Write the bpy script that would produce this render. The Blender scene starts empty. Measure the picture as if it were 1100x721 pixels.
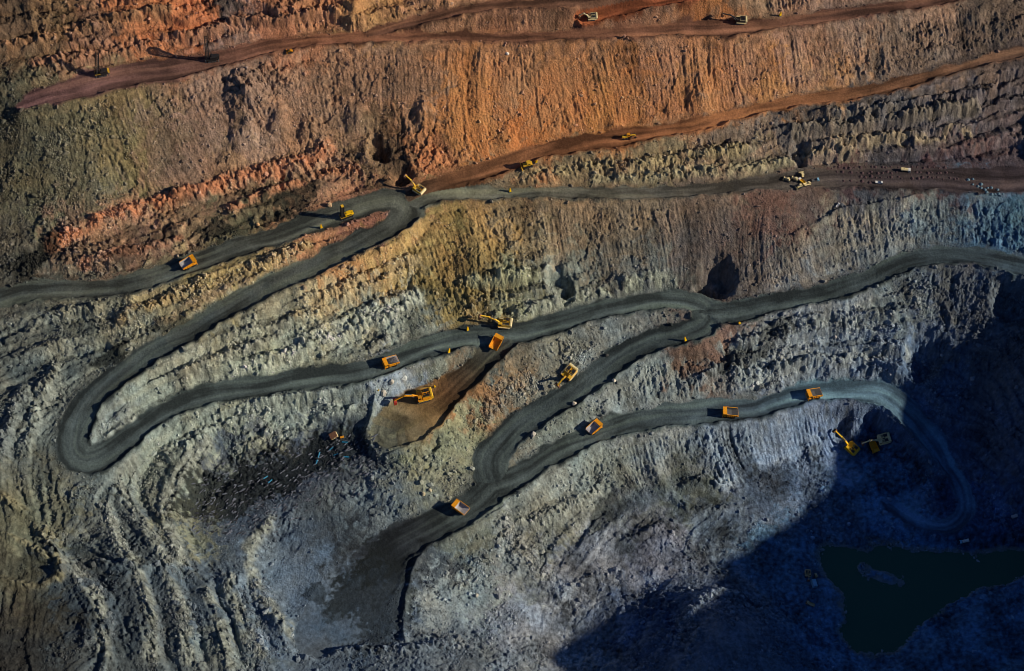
SUN_EL_DEG = 26.0
EXPO = -0.15
KALB = 1.9
SAT = 1.0
GRID_STEP = 0.55
N_RUBBLE = 140000
import bpy, bmesh, math, random
import numpy as np
from mathutils import Vector, Matrix

random.seed(7)
RNG = np.random.default_rng(11)
SC = bpy.context.scene
COL = SC.collection

# ------------------------------------------------------------------ camera
PITCH = math.radians(57.0)
DIST, FPX = 1300.0, 2080.0
TGT = np.array([0.0, 0.0, 70.0])
FWD = np.array([0.0, math.cos(PITCH), -math.sin(PITCH)])
UPV = np.array([0.0, math.sin(PITCH), math.cos(PITCH)])
EYE = TGT - FWD * DIST

def ray(u, v):
    return np.array([(u - 550.0) / FPX, 0, 0]) + UPV * (-(v - 360.5) / FPX) + FWD

def unp(u, v, z):
    d = ray(u, v)
    t = (z - EYE[2]) / d[2]
    p = EYE + d * t
    return p[0], p[1]

cam = bpy.data.cameras.new('camera')
cam.sensor_width = 36.0
cam.lens = 36.0 * FPX / 1100.0
cam.clip_start = 5.0
cam.clip_end = 9000.0
camo = bpy.data.objects.new('camera', cam)
COL.objects.link(camo)
camo.location = EYE
camo.rotation_euler = (math.pi / 2 - PITCH, 0, 0)
SC.camera = camo

# ------------------------------------------------------------------ light
SUN_EL, SUN_AZ = math.radians(SUN_EL_DEG), math.radians(-8.5)      # azimuth measured from +X
sd = Vector((math.cos(SUN_EL) * math.cos(SUN_AZ), math.cos(SUN_EL) * math.sin(SUN_AZ), math.sin(SUN_EL)))
sl = bpy.data.lights.new('sun', 'SUN')
sl.energy = 5.0
sl.angle = math.radians(0.7)
sl.color = (1.0, 0.86, 0.68)
so = bpy.data.objects.new('sun', sl)
COL.objects.link(so)
so.rotation_euler = sd.to_track_quat('Z', 'Y').to_euler()
w = bpy.data.worlds.new('World')
SC.world = w
w.use_nodes = True
wn = w.node_tree
bg = wn.nodes['Background']
sky = wn.nodes.new('ShaderNodeTexSky')
sky.sky_type = 'NISHITA'
sky.sun_disc = False
sky.sun_elevation = SUN_EL
sky.sun_rotation = math.pi / 2 - SUN_AZ
sky.altitude = 300
sky.air_density = 0.7
sky.dust_density = 0.0
sky.ozone_density = 8.0
wn.links.new(sky.outputs[0], bg.inputs[0])
bg.inputs[1].default_value = 0.072
SC.view_settings.view_transform = 'Standard'
SC.view_settings.look = 'None'
SC.view_settings.exposure = EXPO
SC.view_settings.gamma = 1.0
SC.cycles.filter_width = 0.85
SC.cycles.max_bounces = 4
SC.cycles.diffuse_bounces = 2

# ------------------------------------------------------------------ noise
def _h(ix, iy, seed):
    h = (ix.astype(np.uint32) * np.uint32(374761393)) ^ (iy.astype(np.uint32) * np.uint32(668265263)) ^ np.uint32((seed * 2246822519) & 0xFFFFFFFF)
    h = (h ^ (h >> np.uint32(13))) * np.uint32(1274126177)
    return h ^ (h >> np.uint32(16))

_A = np.linspace(0, 2 * np.pi, 256, endpoint=False)
_GX, _GY = np.cos(_A).astype(np.float32), np.sin(_A).astype(np.float32)

def perlin(x, y, seed=0):
    x = np.asarray(x, np.float32); y = np.asarray(y, np.float32)
    x0 = np.floor(x); y0 = np.floor(y)
    fx = x - x0; fy = y - y0
    ix = x0.astype(np.int64); iy = y0.astype(np.int64)
    ux = fx * fx * fx * (fx * (fx * 6 - 15) + 10)
    uy = fy * fy * fy * (fy * (fy * 6 - 15) + 10)
    def g(ax, ay, dx, dy):
        k = (_h(ax, ay, seed) & np.uint32(255)).astype(np.intp)
        return _GX[k] * dx + _GY[k] * dy
    a = g(ix, iy, fx, fy); b = g(ix + 1, iy, fx - 1, fy)
    c = g(ix, iy + 1, fx, fy - 1); d = g(ix + 1, iy + 1, fx - 1, fy - 1)
    ab = a + ux * (b - a); cd = c + ux * (d - c)
    return (ab + uy * (cd - ab)) * 1.5

def fbm(x, y, wl, octv, seed, gain=0.5):
    s = 0; a = 1.0
    for o in range(octv):
        f = 2.0 ** o / wl
        s = s + a * perlin(x * f + 13.7 * o, y * f - 7.1 * o, seed + o * 17)
        a *= gain
    return s

def billow(x, y, wl, octv, seed, gain=0.5):
    s = 0; a = 1.0
    for o in range(octv):
        f = 2.0 ** o / wl
        s = s + a * (np.abs(perlin(x * f + 3.7 * o, y * f - 9.1 * o, seed + o * 13)) * 2 - 0.6)
        a *= gain
    return s

def sstep(a, b, x):
    t = np.clip((x - a) / (b - a), 0, 1)
    return t * t * (3 - 2 * t)

def lin(c):
    c = np.asarray(c, float) / 255.0
    return np.where(c <= 0.04045, c / 12.92, ((c + 0.055) / 1.055) ** 2.4)

# ------------------------------------------------------------------ haul roads: (u, v, height, half width) traced, unprojected to their own height
GREY, DK = (74, 77, 72), (48, 50, 52)
BRN, RED = (122, 74, 50), (112, 66, 58)
ROADS = {
 'hairpin': dict(col=[(0, GREY), (1, GREY)], pts=[
  (-70, 345, 101, 9), (0, 321, 104, 9), (34, 313, 105.3, 8.5), (102, 311, 107.5, 8), (143, 304, 109, 8), (177, 294, 110, 8), (207, 284, 111, 8.5), (238, 274, 112, 8.5), (262, 265, 112.7, 8.5),
  (306, 251, 114, 8.5), (340, 238, 115, 9), (371, 227, 116, 9), (398, 218, 117, 8.5), (420, 214, 117.6, 9), (433, 219, 118, 10), (437, 228, 117.8, 10.5), (430, 238, 117.4, 10), (413, 249, 116.6, 8.5),
  (385, 263, 114.8, 9), (357, 277, 112.6, 9), (306, 301, 108.5, 9), (270, 318, 105.5, 9), (238, 335, 102.5, 9), (204, 357, 99.3, 9), (163, 379, 96, 9), (129, 403, 92.5, 9), (99, 428, 88.5, 9.5), (84, 453, 84.8, 11), (78, 478, 82, 11.5),
  (86, 493, 81, 11.5), (103, 494, 80.3, 11), (123, 483, 79.6, 10), (147, 464, 79, 8.5), (177, 443, 78.2, 8.5), (221, 426, 77, 8.5), (272, 416, 76, 8.5), (340, 407, 74.5, 9), (372, 403, 73.8, 9), (409, 393, 73, 9.5), (450, 377, 72, 9), (501, 364, 71, 9), (552, 360, 70.3, 9.5),
  (586, 352, 69.6, 8.5), (637, 336, 68.8, 8), (688, 326, 68, 8), (728, 323, 67.3, 8), (750, 328, 67, 9), (761, 338, 66.6, 10.5), (755, 350, 66, 10.5), (735, 358, 64.6, 9.5), (710, 365, 62.6, 9.5), (688, 373, 60.5, 9.5), (654, 394, 56.5, 10), (620, 420, 52.8, 10), (586, 441, 49.6, 10),
  (555, 461, 47, 10.5), (536, 480, 45.4, 11), (527, 497, 44.6, 12), (531, 513, 44, 12)]),
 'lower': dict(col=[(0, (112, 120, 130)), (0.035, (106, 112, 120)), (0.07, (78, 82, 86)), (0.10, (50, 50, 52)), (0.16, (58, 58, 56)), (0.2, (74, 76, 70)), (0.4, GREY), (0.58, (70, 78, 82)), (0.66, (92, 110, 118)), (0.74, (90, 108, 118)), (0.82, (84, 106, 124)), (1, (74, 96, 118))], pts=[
  (345, 680, 36.2, 17), (372, 650, 36.4, 23), (396, 618, 37, 21), (416, 594, 38.2, 15), (452, 572, 40.5, 12), (494, 552, 42.3, 11.5), (518, 538, 43.3, 11), (530, 523, 44, 11), (548, 517, 43.8, 10), (572, 502, 43.4, 9), (603, 484, 42.8, 8.5), (637, 468, 42, 8.5), (671, 457, 41, 8.5), (703, 450, 40, 9), (735, 445, 39, 9.5), (771, 442, 37.5, 9.5), (815, 438, 36, 8.5), (842, 430, 35, 7.5),
  (873, 422, 34, 8), (917, 421, 32.5, 8), (945, 424, 31, 10), (965, 433, 29.5, 10), (988, 456, 25, 9.5), (1002, 476, 21, 9), (1015, 497, 16.5, 6), (1028, 514, 13, 6), (1036, 532, 10, 6), (1037, 547, 8.6, 6), (1030, 559, 7.4, 6), (1015, 566, 6.6, 6), (995, 564, 6, 6), (975, 555, 5.6, 6), (955, 543, 5.3, 6)]),
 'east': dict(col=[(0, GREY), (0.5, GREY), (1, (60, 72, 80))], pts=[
  (757, 337, 67, 11.5), (778, 337, 67.6, 11), (806, 333, 69, 9), (832, 327, 70.6, 8), (883, 316, 74.2, 8), (934, 300, 78.4, 8), (960, 288, 80.8, 8), (985, 279, 82.8, 8), (1015, 275, 84.8, 8), (1053, 277, 86.6, 8), (1100, 288, 88.4, 8), (1160, 306, 90, 8)]),
 'bench': dict(col=[(0, GREY), (0.1, (92, 92, 82)), (0.45, (85, 80, 74)), (0.65, (62, 52, 52)), (1, (64, 52, 56))], pts=[
  (437, 222, 118, 8), (455, 212, 118, 7.5), (477, 209, 117.6, 6.5), (535, 209, 116.6, 5.5), (603, 208, 115.4, 5.5), (660, 208.5, 114.3, 5.5), (705, 208.5, 113.4, 5.5), (740, 206, 112.6, 5.5), (798, 200, 111, 6), (842, 195, 109.6, 7), (900, 191, 108, 9), (968, 192, 106.4, 11), (1036, 194, 105, 11), (1100, 194, 104, 11), (1170, 194, 103, 11)]),
 'middle': dict(col=[(0, (80, 64, 52)), (0.06, (112, 74, 48)), (0.35, (128, 80, 48)), (0.6, (140, 92, 58)), (0.8, (110, 78, 60)), (1, (80, 62, 56))], pts=[
  (440, 214, 118.2, 8), (467, 201, 119.4, 7.5), (492, 193, 120.2, 7.5), (518, 185, 121.2, 7.5), (545, 176, 122.4, 7.5), (569, 167, 123.6, 7.5), (603, 159, 125, 7.5), (637, 153, 126.4, 8), (664, 149, 127.3, 8), (688, 145, 128.2, 7.5), (735, 137.5, 130, 6), (781, 127, 132, 5.5), (832, 114, 134.5, 5.5), (883, 105.5, 136.8, 6), (934, 99, 139, 6), (985, 86, 141.5, 5.5), (1036, 72, 143.5, 5.5), (1100, 56, 146, 5.5), (1170, 38, 149, 5.5)]),
 'upper': dict(col=[(0, (92, 64, 66)), (0.15, (106, 74, 66)), (0.28, (116, 74, 54)), (0.6, (104, 68, 52)), (1, (88, 60, 52))], pts=[
  (26, 113, 166, 6), (50, 104, 166.6, 9), (80, 96, 167, 10.5), (110, 88, 167.5, 11), (150, 79, 168, 11), (200, 72, 168.8, 9.5), (245, 62, 169.5, 7.5), (289, 51.5, 170, 6.5), (340, 43.5, 170.6, 5.5), (399, 41.5, 171, 5.5), (467, 40, 170.6, 5), (569, 41, 170, 4.5), (654, 36, 168.8, 5.5), (735, 32, 167.5, 7.5), (781, 31, 167, 8), (832, 26, 166, 6.5), (900, 17, 165.4, 5.5), (951, 10, 165, 5), (1002, 3, 164.4, 5), (1080, -14, 163.6, 5)]),
 'ramp': dict(col=[(0, (106, 70, 54)), (1, (104, 72, 54))], pts=[
  (390, 41, 171.2, 4), (420, 31, 173, 5), (450, 23, 175, 5), (501, 12, 178, 5), (552, 6, 180.6, 4.5), (603, 4, 182.6, 4.5), (654, -2, 184.8, 4.5), (720, -14, 187, 4.5)]),
 'cutting': dict(col=[(0, (150, 80, 42)), (1, (130, 70, 44))], pts=[
  (628, 21, 173.5, 5), (650, 16, 175, 6), (671, 11, 176.8, 6), (722, 1, 180, 5.5), (790, -14, 184, 5)]),
 'ledge': dict(col=[(0, (72, 72, 66)), (0.25, (84, 74, 58)), (0.55, (118, 80, 50)), (0.75, (132, 98, 60)), (0.9, (126, 106, 76)), (1, (112, 104, 84))], pts=[
  (545, 366, 70.3, 9), (528, 380, 68, 10), (511, 397, 65.2, 9.5), (490, 414, 62.6, 10), (470, 430, 60.6, 14), (452, 441, 59.6, 18), (436, 453, 58.8, 19), (422, 464, 58, 14)]),
}

# extra terrain points (u, v, height), and break lines
PTS = [
 # above the upper bench
 (0, 60, 180), (100, 45, 179), (60, 20, 188), (200, 25, 184), (300, 12, 187), (380, 10, 187), (0, 0, 196), (150, 0, 193), (480, -10, 192), (550, 24, 174), (590, 28, 173), (700, 15, 174), (690, 22, 170), (800, 8, 175), (870, -5, 176), (1050, 15, 162), (1090, 30, 156),
 (0, -60, 215), (250, -60, 208), (500, -60, 208), (750, -60, 205), (1000, -60, 190), (1200, -60, 185), (-150, 0, 200), (-150, 100, 175),
 # dump face at left
 (0, 150, 152), (0, 220, 132), (40, 125, 161), (-80, 200, 140), (-80, 300, 112), (-80, 400, 98), (-80, 120, 165),
 (0, 270, 117), (40, 262, 118), (60, 285, 111), (130, 270, 114), (200, 255, 116), (0, 292, 109),
 (420, 160, 129), (400, 190, 121), (430, 190, 120), (360, 196, 121),
 # between hairpin arms
 (20, 350, 101), (60, 345, 101), (40, 380, 96), (20, 420, 91), (50, 440, 86.5), (20, 470, 87), (40, 505, 83.5), (10, 520, 87), (100, 350, 100.5), (150, 340, 103), (200, 320, 106), (60, 400, 93),
 (0, 600, 90), (30, 560, 85), (70, 530, 79.5), (40, 640, 82), (0, 700, 85), (70, 570, 80), (80, 670, 79), (70, 710, 80), (-100, 500, 105), (-100, 650, 112), (-100, 720, 115),
 (100, 540, 77), (90, 620, 77), (130, 650, 70.5), (135, 700, 70), (165, 540, 63.5), (205, 480, 64), (240, 480, 56), (300, 455, 57), (330, 445, 58), (370, 430, 62), (395, 425, 65),
 (230, 560, 48), (240, 530, 47), (270, 515, 47), (300, 500, 47), (330, 488, 47.5), (360, 478, 51), (385, 475, 54), (270, 545, 45.5), (310, 525, 46), (350, 505, 48.5), (390, 492, 52.5), (255, 590, 47), (236, 650, 48), (280, 600, 43), (290, 570, 42.5),
 (300, 620, 37.5), (330, 590, 37), (300, 660, 37.5), (350, 620, 36.5), (400, 640, 36.2), (420, 660, 36), (350, 660, 36.2), (400, 680, 36.4), (380, 600, 37.5), (430, 610, 38), (330, 690, 37), (440, 590, 39.5),
 (330, 560, 40), (370, 560, 42), (400, 560, 42), (400, 530, 47), (430, 545, 44), (460, 530, 45.5), (490, 520, 45), (420, 505, 51), (450, 490, 53), (480, 480, 51.5), (505, 465, 50.5), (530, 450, 50), (380, 520, 46.5),
 (340, 715, 40), (400, 705, 40), (450, 705, 39), (480, 695, 34), (500, 715, 34), (560, 715, 22), (530, 690, 24),
 # right of the lower bench
 (463, 585, 38.5), (443, 625, 36.5), (433, 670, 36), (490, 600, 31), (480, 640, 28), (470, 680, 30), (540, 600, 24), (540, 640, 19), (580, 640, 13), (600, 685, 8), (520, 570, 35), (560, 560, 31), (600, 540, 28), (640, 520, 26), (680, 500, 25.5), (600, 600, 16), (640, 570, 16), (680, 550, 14.5), (730, 520, 13.5), (740, 540, 12.5), (650, 620, 11), (700, 590, 11), (690, 630, 7.5), (640, 680, 6), (610, 705, 7),
 (780, 520, 10.5), (760, 560, 9), (820, 500, 9.5), (860, 490, 8.5), (900, 485, 6.5), (940, 480, 6.5), (800, 560, 8), (850, 540, 7), (900, 530, 6), (940, 510, 6), (980, 520, 6.5), (960, 490, 8), (975, 470, 12), (900, 460, 14), (940, 455, 17), (760, 600, 8), (810, 595, 7.5), (850, 570, 6.4), (870, 640, 3), (860, 610, 3.5), (840, 640, 5), (890, 650, 2.6),
 (680, 450, 36),
 # mound at the near right
 (725, 650, 22), (755, 648, 28), (775, 665, 42), (800, 680, 38), (740, 690, 36), (700, 700, 25), (840, 685, 24), (870, 700, 14), (810, 655, 22), (800, 715, 40), (740, 720, 40), (690, 738, 38), (680, 720, 28),
 # right wall
 (1060, 420, 40), (1095, 400, 60), (1060, 470, 24), (1060, 520, 13), (1060, 560, 6), (1095, 560, 11), (1095, 500, 36), (1095, 450, 50), (1095, 350, 74), (1040, 380, 52), (1000, 395, 44), (960, 395, 46), (1000, 335, 66), (1050, 330, 72), (1020, 430, 36), (1000, 430, 33),
 (900, 395, 45), (850, 395, 45), (800, 400, 46), (850, 360, 61), (900, 350, 63), (780, 380, 54), (740, 390, 54), (760, 410, 45),
 (1180, 360, 96), (1260, 330, 108), (1200, 470, 74), (1300, 480, 104), (1380, 480, 126), (1180, 560, 50), (1280, 600, 90), (1390, 620, 140), (1170, 640, 28), (1140, 690, 10),
 (1200, 250, 106), (1300, 240, 118), (1400, 240, 160), (1200, 140, 140), (1300, 100, 165), (1200, 30, 165),
 # near side, below the frame
 (100, 770, 76), (0, 780, 88), (200, 770, 62), (300, 765, 48), (420, 750, 44), (520, 760, 38), (620, 765, 24), (720, 765, 30), (820, 760, 38), (920, 755, 18), (1010, 750, 18), (1090, 770, 30),
 (0, 900, 130), (200, 920, 120), (400, 900, 105), (600, 900, 95), (800, 900, 105), (1000, 900, 105), (1150, 900, 120),
 (0, 1060, 190), (300, 1080, 185), (600, 1080, 180), (900, 1080, 185), (1200, 1080, 195), (-200, 800, 150), (-350, 600, 190), (-350, 300, 180), (-350, 0, 205),
]
STEPS = [  # bench scarps of the left wall: crest line, crest height, toe height
 ([(152, 480), (133, 512), (136, 541), (160, 571), (180, 602)], 71.4, 63.1),
 ([(225, 478), (198, 507), (181, 544), (187, 578), (200, 604)], 63.4, 53.1),
 ([(112, 541), (129, 585), (149, 605)], 75.9, 69.6),
 ([(60, 590), (71, 605), (105, 646), (112, 705)], 79.9, 71.6),
 ([(150, 620), (160, 660), (165, 712)], 69.9, 61.6),
 ([(183, 622), (198, 666), (204, 712)], 62.4, 54.6),
 ([(221, 635), (234, 666), (245, 714)], 55.4, 48.1),
 ([(250, 622), (266, 673), (284, 705)], 48.9, 42.1),
 ([(293, 560), (268, 590), (273, 622), (297, 659), (325, 683)], 44.9, 37.3),
 ([(320, 540), (370, 530), (405, 515)], 47.4, 42.6),
]
WPTS = [(470, -88, 127), (470, -178, 146), (480, -216, 180), (520, -280, 258), (520, -340, 262), (470, -300, 200), (430, -300, 120), (520, -216, 205), (520, -150, 152), (560, -280, 265), (600, -200, 230), (600, -340, 260), (420, -250, 92), (420, -350, 120), (520, -420, 250)]
LINES = [
 [(0, 245, 124), (60, 240, 124.5), (150, 212, 126.5), (220, 194, 127), (300, 172, 129), (360, 162, 129)],
 [(70, 258, 118.5), (150, 236, 119), (220, 216, 120), (300, 192, 121), (350, 180, 122)],
 [(120, 262, 116), (180, 250, 116.5), (250, 232, 118), (330, 206, 119.5), (390, 192, 120)],
 [(560, 196, 119), (640, 180, 119.5), (700, 176, 120), (780, 160, 121), (840, 150, 122), (900, 148, 122), (960, 140, 122), (1040, 130, 121), (1110, 120, 121)],
 [(840, 176, 110.5), (900, 174, 109.5), (960, 174, 108), (1036, 172, 107), (1100, 170, 106)],
 [(860, 216, 107), (900, 213, 106.6), (940, 210, 106), (1000, 214, 105), (1050, 215, 104), (1100, 214, 103.5)],
 [(800, 214, 108), (820, 240, 103), (850, 240, 103.5)],
 [(430, 300, 95), (400, 316, 93.5), (350, 340, 91.5), (300, 362, 90), (250, 385, 88), (200, 410, 86)],
 [(430, 322, 88), (400, 338, 87), (350, 362, 85), (300, 382, 83.5), (250, 403, 82)],
 [(470, 300, 92), (540, 318, 84), (600, 325, 78), (650, 312, 80), (700, 300, 82), (760, 310, 76)],
 # pond rim
 [(875, 578, 3.4), (940, 575, 3.6), (1000, 580, 3.2), (1060, 584, 3), (1130, 588, 4)],
 [(872, 598, 3), (886, 622, 3), (906, 640, 2.6), (905, 662, 2.6), (896, 690, 3), (925, 712, 4), (970, 702, 4), (995, 672, 4), (1036, 645, 4), (1092, 628, 6)],
 # pond bed
 [(892, 596, -2.5), (940, 600, -3.5), (1000, 603, -3.5), (1060, 604, -3), (1110, 606, -2.5)],
 [(905, 612, -6), (930, 645, -7), (922, 684, -6), (952, 692, -6), (990, 655, -7), (1030, 634, -6), (1080, 616, -6), (995, 622, -7)],
 [(925, 610, 1.4), (938, 620, 2.0), (955, 620, 2.4), (968, 624, 2.0)],
]

# rock ridges and crests: polyline, half width, height, colour of the exposed rock (or None), broken-up share
RIDGES = [
 ([(120, 475), (150, 455), (200, 430), (240, 412), (280, 393), (330, 372), (370, 352), (420, 335), (450, 322)], 5.4, 4.6, (182, 173, 148)),
 ([(320, 345), (350, 325), (390, 305), (420, 290), (445, 280)], 5.4, 4.3, (173, 148, 109)),
 ([(190, 410), (230, 390), (270, 370), (310, 350)], 3.8, 3.2, (136, 128, 109)),
 ([(330, 300), (370, 282), (410, 268), (430, 262)], 3.6, 3.0, (170, 134, 84)),
 ([(130, 345), (170, 325), (210, 310), (250, 295), (290, 283), (330, 265)], 4.8, 4.1, (157, 132, 91)),
 ([(170, 345), (210, 328), (250, 312), (290, 296)], 3.6, 3.0, (143, 120, 91)),
 ([(30, 352), (70, 338), (100, 332), (140, 322)], 4.2, 3.5, None), ([(20, 385), (60, 372), (100, 372)], 4.2, 3.2, None),
 ([(60, 395), (45, 420), (35, 455), (30, 480)], 5.4, 4.1, (134, 131, 117)), ([(25, 420), (12, 455), (8, 490)], 4.8, 3.5, (118, 116, 107)),
 ([(152, 480), (133, 512), (136, 541), (160, 571), (180, 602)], 4.6, 1.9, (134, 128, 112)),
 ([(225, 478), (196, 507), (179, 544), (185, 578), (194, 602)], 4.6, 1.9, (134, 128, 112)),
 ([(112, 541), (129, 585), (149, 605)], 4.6, 1.9, (134, 128, 112)),
 ([(60, 590), (71, 605), (105, 646), (112, 700)], 4.6, 1.9, (134, 128, 112)),
 ([(150, 620), (160, 660), (163, 705)], 4.6, 1.9, (134, 128, 112)),
 ([(183, 622), (198, 666), (202, 707)], 4.6, 1.9, (134, 128, 112)),
 ([(221, 635), (234, 666), (245, 714)], 4.6, 1.9, (134, 128, 112)),
 ([(245, 622), (262, 673), (280, 700)], 4.6, 1.9, (134, 128, 112)),
 ([(290, 560), (268, 590), (272, 622), (296, 659), (323, 683)], 4.6, 1.9, (134, 128, 112)),
 ([(40, 590), (90, 606), (140, 607), (200, 616), (255, 628)], 3.8, 3.0, None),
 ([(0, 535), (40, 560), (62, 590), (66, 620)], 3.6, 3.5, (132, 118, 88)), ([(0, 620), (40, 628), (70, 615)], 2.6, 2.4, (102, 91, 70)), ([(0, 575), (30, 582), (55, 600)], 2.6, 2.4, (123, 111, 84)),
 ([(55, 262), (110, 238), (160, 222), (190, 215)], 5.4, 4.6, (191, 120, 79)), ([(190, 213), (230, 200), (270, 188), (320, 178), (355, 165)], 4.8, 4.3, (182, 116, 79)),
 ([(250, 222), (300, 203), (340, 190), (380, 182)], 3.8, 3.5, (166, 111, 77)), ([(90, 285), (140, 268), (190, 258)], 3.6, 2.7, (148, 100, 75)),
 ([(0, 262), (30, 250), (50, 240)], 3.6, 2.7, None),
 ([(540, 381), (517, 405), (497, 427), (477, 444), (455, 470), (433, 484), (415, 492)], 1.5, 2.8, None),
 ([(401, 412), (390, 430), (376, 448), (369, 470)], 1.1, 1.4, None), ([(405, 422), (398, 450), (392, 472), (405, 490)], 1.5, 2.2, (125, 125, 113)),
 ([(545, 548), (515, 565), (490, 576), (465, 584), (446, 607), (438, 635), (431, 665), (436, 688)], 1.6, 2.6, None),
 ([(800, 365), (860, 352), (930, 345), (970, 340)], 4.2, 4.3, (136, 132, 123)), ([(790, 402), (850, 392), (910, 385), (975, 376)], 4.2, 4.6, (139, 136, 129)), ([(735, 412), (770, 400), (820, 380)], 3.6, 3.5, (129, 125, 118)),
 ([(830, 420), (880, 405), (930, 402), (970, 410)], 3.6, 3.5, (118, 120, 123)),
 ([(560, 192), (640, 180), (720, 173), (800, 160)], 4.2, 4.1, (145, 129, 95)), ([(640, 195), (720, 188), (800, 180), (850, 176)], 3.8, 3.8, (143, 132, 104)),
 ([(850, 140), (950, 128), (1050, 115)], 3.8, 4.1, (109, 100, 91)), ([(860, 160), (950, 152), (1040, 142)], 3.8, 4.1, (141, 125, 102)), ([(880, 125), (960, 116), (1060, 100)], 3.6, 3.5, None),
 ([(560, 332), (600, 324), (640, 318), (680, 308), (720, 300)], 4.8, 4.3, (150, 143, 120)), ([(500, 308), (540, 298), (575, 294)], 4.3, 4.1, (161, 150, 113)), ([(455, 300), (480, 312), (520, 322)], 3.6, 2.7, (145, 118, 70)),
 ([(742, 662), (752, 646), (768, 636), (795, 640)], 3.6, 4.1, (136, 139, 143)), ([(600, 640), (640, 620), (700, 615)], 3.6, 2.7, None), ([(560, 560), (600, 550), (640, 530)], 4.2, 3.5, (139, 132, 116)),
 ([(735, 522), (760, 516), (790, 528)], 2.9, 3.5, None), ([(700, 505), (740, 545), (790, 545)], 3.0, 3.0, None),
 ([(640, 560), (680, 575), (720, 560)], 3.0, 2.7, None), ([(300, 470), (340, 452), (380, 442)], 3.6, 3.0, (145, 143, 127)), ([(200, 478), (240, 455), (300, 432), (360, 425)], 4.1, 3.5, (148, 145, 127)),
 ([(330, 705), (380, 698), (430, 697), (480, 690)], 3.1, 4.3, (104, 107, 111)),
 ([(853, 250), (880, 240), (905, 228), (940, 220), (990, 213)], 1.6, 3.0, None),
 ([(0, 50), (60, 38), (130, 20), (180, 8)], 4.2, 4.1, (136, 98, 68)), ([(40, 70), (120, 55), (200, 38), (280, 22), (360, 12)], 4.2, 4.1, (145, 100, 75)), ([(0, 92), (50, 84), (90, 76)], 3.6, 3.2, None),
 ([(380, 25), (430, 12), (480, 0)], 3.6, 3.5, (150, 109, 72)),
]
# ------------------------------------------------------------------ control points -> smooth base height (linear RBF)
def resample(pts, step=6.0):
    """Catmull-Rom through world points (x, y, z, hw, t)"""
    P = np.array(pts, float)
    out = []
    n = len(P)
    for i in range(n - 1):
        p0, p1, p2, p3 = P[max(i - 1, 0)], P[i], P[i + 1], P[min(i + 2, n - 1)]
        L = np.hypot(*(p2[:2] - p1[:2]))
        m = max(1, int(round(L / step)))
        for k in range(m):
            t = k / m
            q = 0.5 * (2 * p1 + (p2 - p0) * t + (2 * p0 - 5 * p1 + 4 * p2 - p3) * t * t + (3 * p1 - p0 - 3 * p2 + p3) * t ** 3)
            q[2:4] = p1[2:4] + (p2[2:4] - p1[2:4]) * t
            out.append(q)
    out.append(P[-1])
    return np.array(out)

for r in ROADS.values():
    wp = []
    for (u, v, z, hw) in r['pts']:
        x, y = unp(u, v, z)
        wp.append((x, y, z, hw))
    r['path'] = resample(wp, 5.0)

cx_, cy_, cz_ = [], [], []
def addp(x, y, z):
    cx_.append(x); cy_.append(y); cz_.append(z)
for r in ROADS.values():
    P = r['path'][::2]
    T = np.gradient(P[:, :2], axis=0)
    T /= np.maximum(np.hypot(T[:, 0], T[:, 1])[:, None], 1e-6)
    for p, t in zip(P, T):
        for s in (-0.9, 0.9):
            addp(p[0] - t[1] * s * p[3], p[1] + t[0] * s * p[3], p[2])
for (u, v, z) in PTS:
    addp(*unp(u, v, z), z)
for L in LINES:
    W = [(*unp(*q), q[2]) for q in L]
    for a, b in zip(W[:-1], W[1:]):
        m = max(1, int(math.hypot(b[0] - a[0], b[1] - a[1]) / 12))
        for k in range(m):
            t = k / m
            addp(*[a[i] + (b[i] - a[i]) * t for i in range(3)])
    addp(*W[-1])
for (line, zc, zt) in STEPS:
    for z_, sh in ((zc, 0.0), (zt, 1.0)):
        W = [np.array(unp(u, v, zc)) for u, v in line]
        for a, b in zip(W[:-1], W[1:]):
            d_ = (b - a) / np.hypot(*(b - a)); nr = np.array([-d_[1], d_[0]])
            tgt = np.array(unp(300, 620, 40)) if line[0][0] < 310 else np.array(unp(370, 640, 37))
            if nr @ (tgt - a) < 0: nr = -nr
            m = max(1, int(np.hypot(*(b - a)) / 7))
            for k in range(m):
                q_ = a + (b - a) * k / m + nr * sh * 6.5
                addp(q_[0], q_[1], z_)
for q_ in WPTS:
    addp(*q_)
for k in range(40):
    a = 2 * math.pi * k / 40
    for R, z in ((820, 205), (1100, 205)):
        addp(R * math.cos(a), R * math.sin(a) + 20, z)
CP = np.stack([cx_, cy_, cz_], 1)
# drop near-duplicates
keep = []
cell = {}
for i, (x, y, z) in enumerate(CP):
    k = (round(x / 3.0), round(y / 3.0))
    if k in cell:
        continue
    cell[k] = i
    keep.append(i)
CP = CP[keep]
D = np.hypot(CP[:, 0][:, None] - CP[:, 0][None], CP[:, 1][:, None] - CP[:, 1][None])
MEAN = 90.0
WT = np.linalg.solve(D - 0.9 * np.eye(len(CP)), CP[:, 2] - MEAN)

def rbf(X, Y):
    X = np.asarray(X, float).ravel(); Y = np.asarray(Y, float).ravel()
    out = np.empty(len(X))
    for i in range(0, len(X), 6000):
        d = np.hypot(X[i:i + 6000, None] - CP[None, :, 0], Y[i:i + 6000, None] - CP[None, :, 1])
        out[i:i + 6000] = d @ WT + MEAN
    return out

# ------------------------------------------------------------------ grid
ST = GRID_STEP
X0, X1, Y0, Y1 = -455.0, 455.0, -345.0, 350.0
fx = np.arange(X0, X1 + 1e-6, ST)
fy = np.arange(Y0, Y1 + 1e-6, ST)
NX, NY = len(fx), len(fy)

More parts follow.
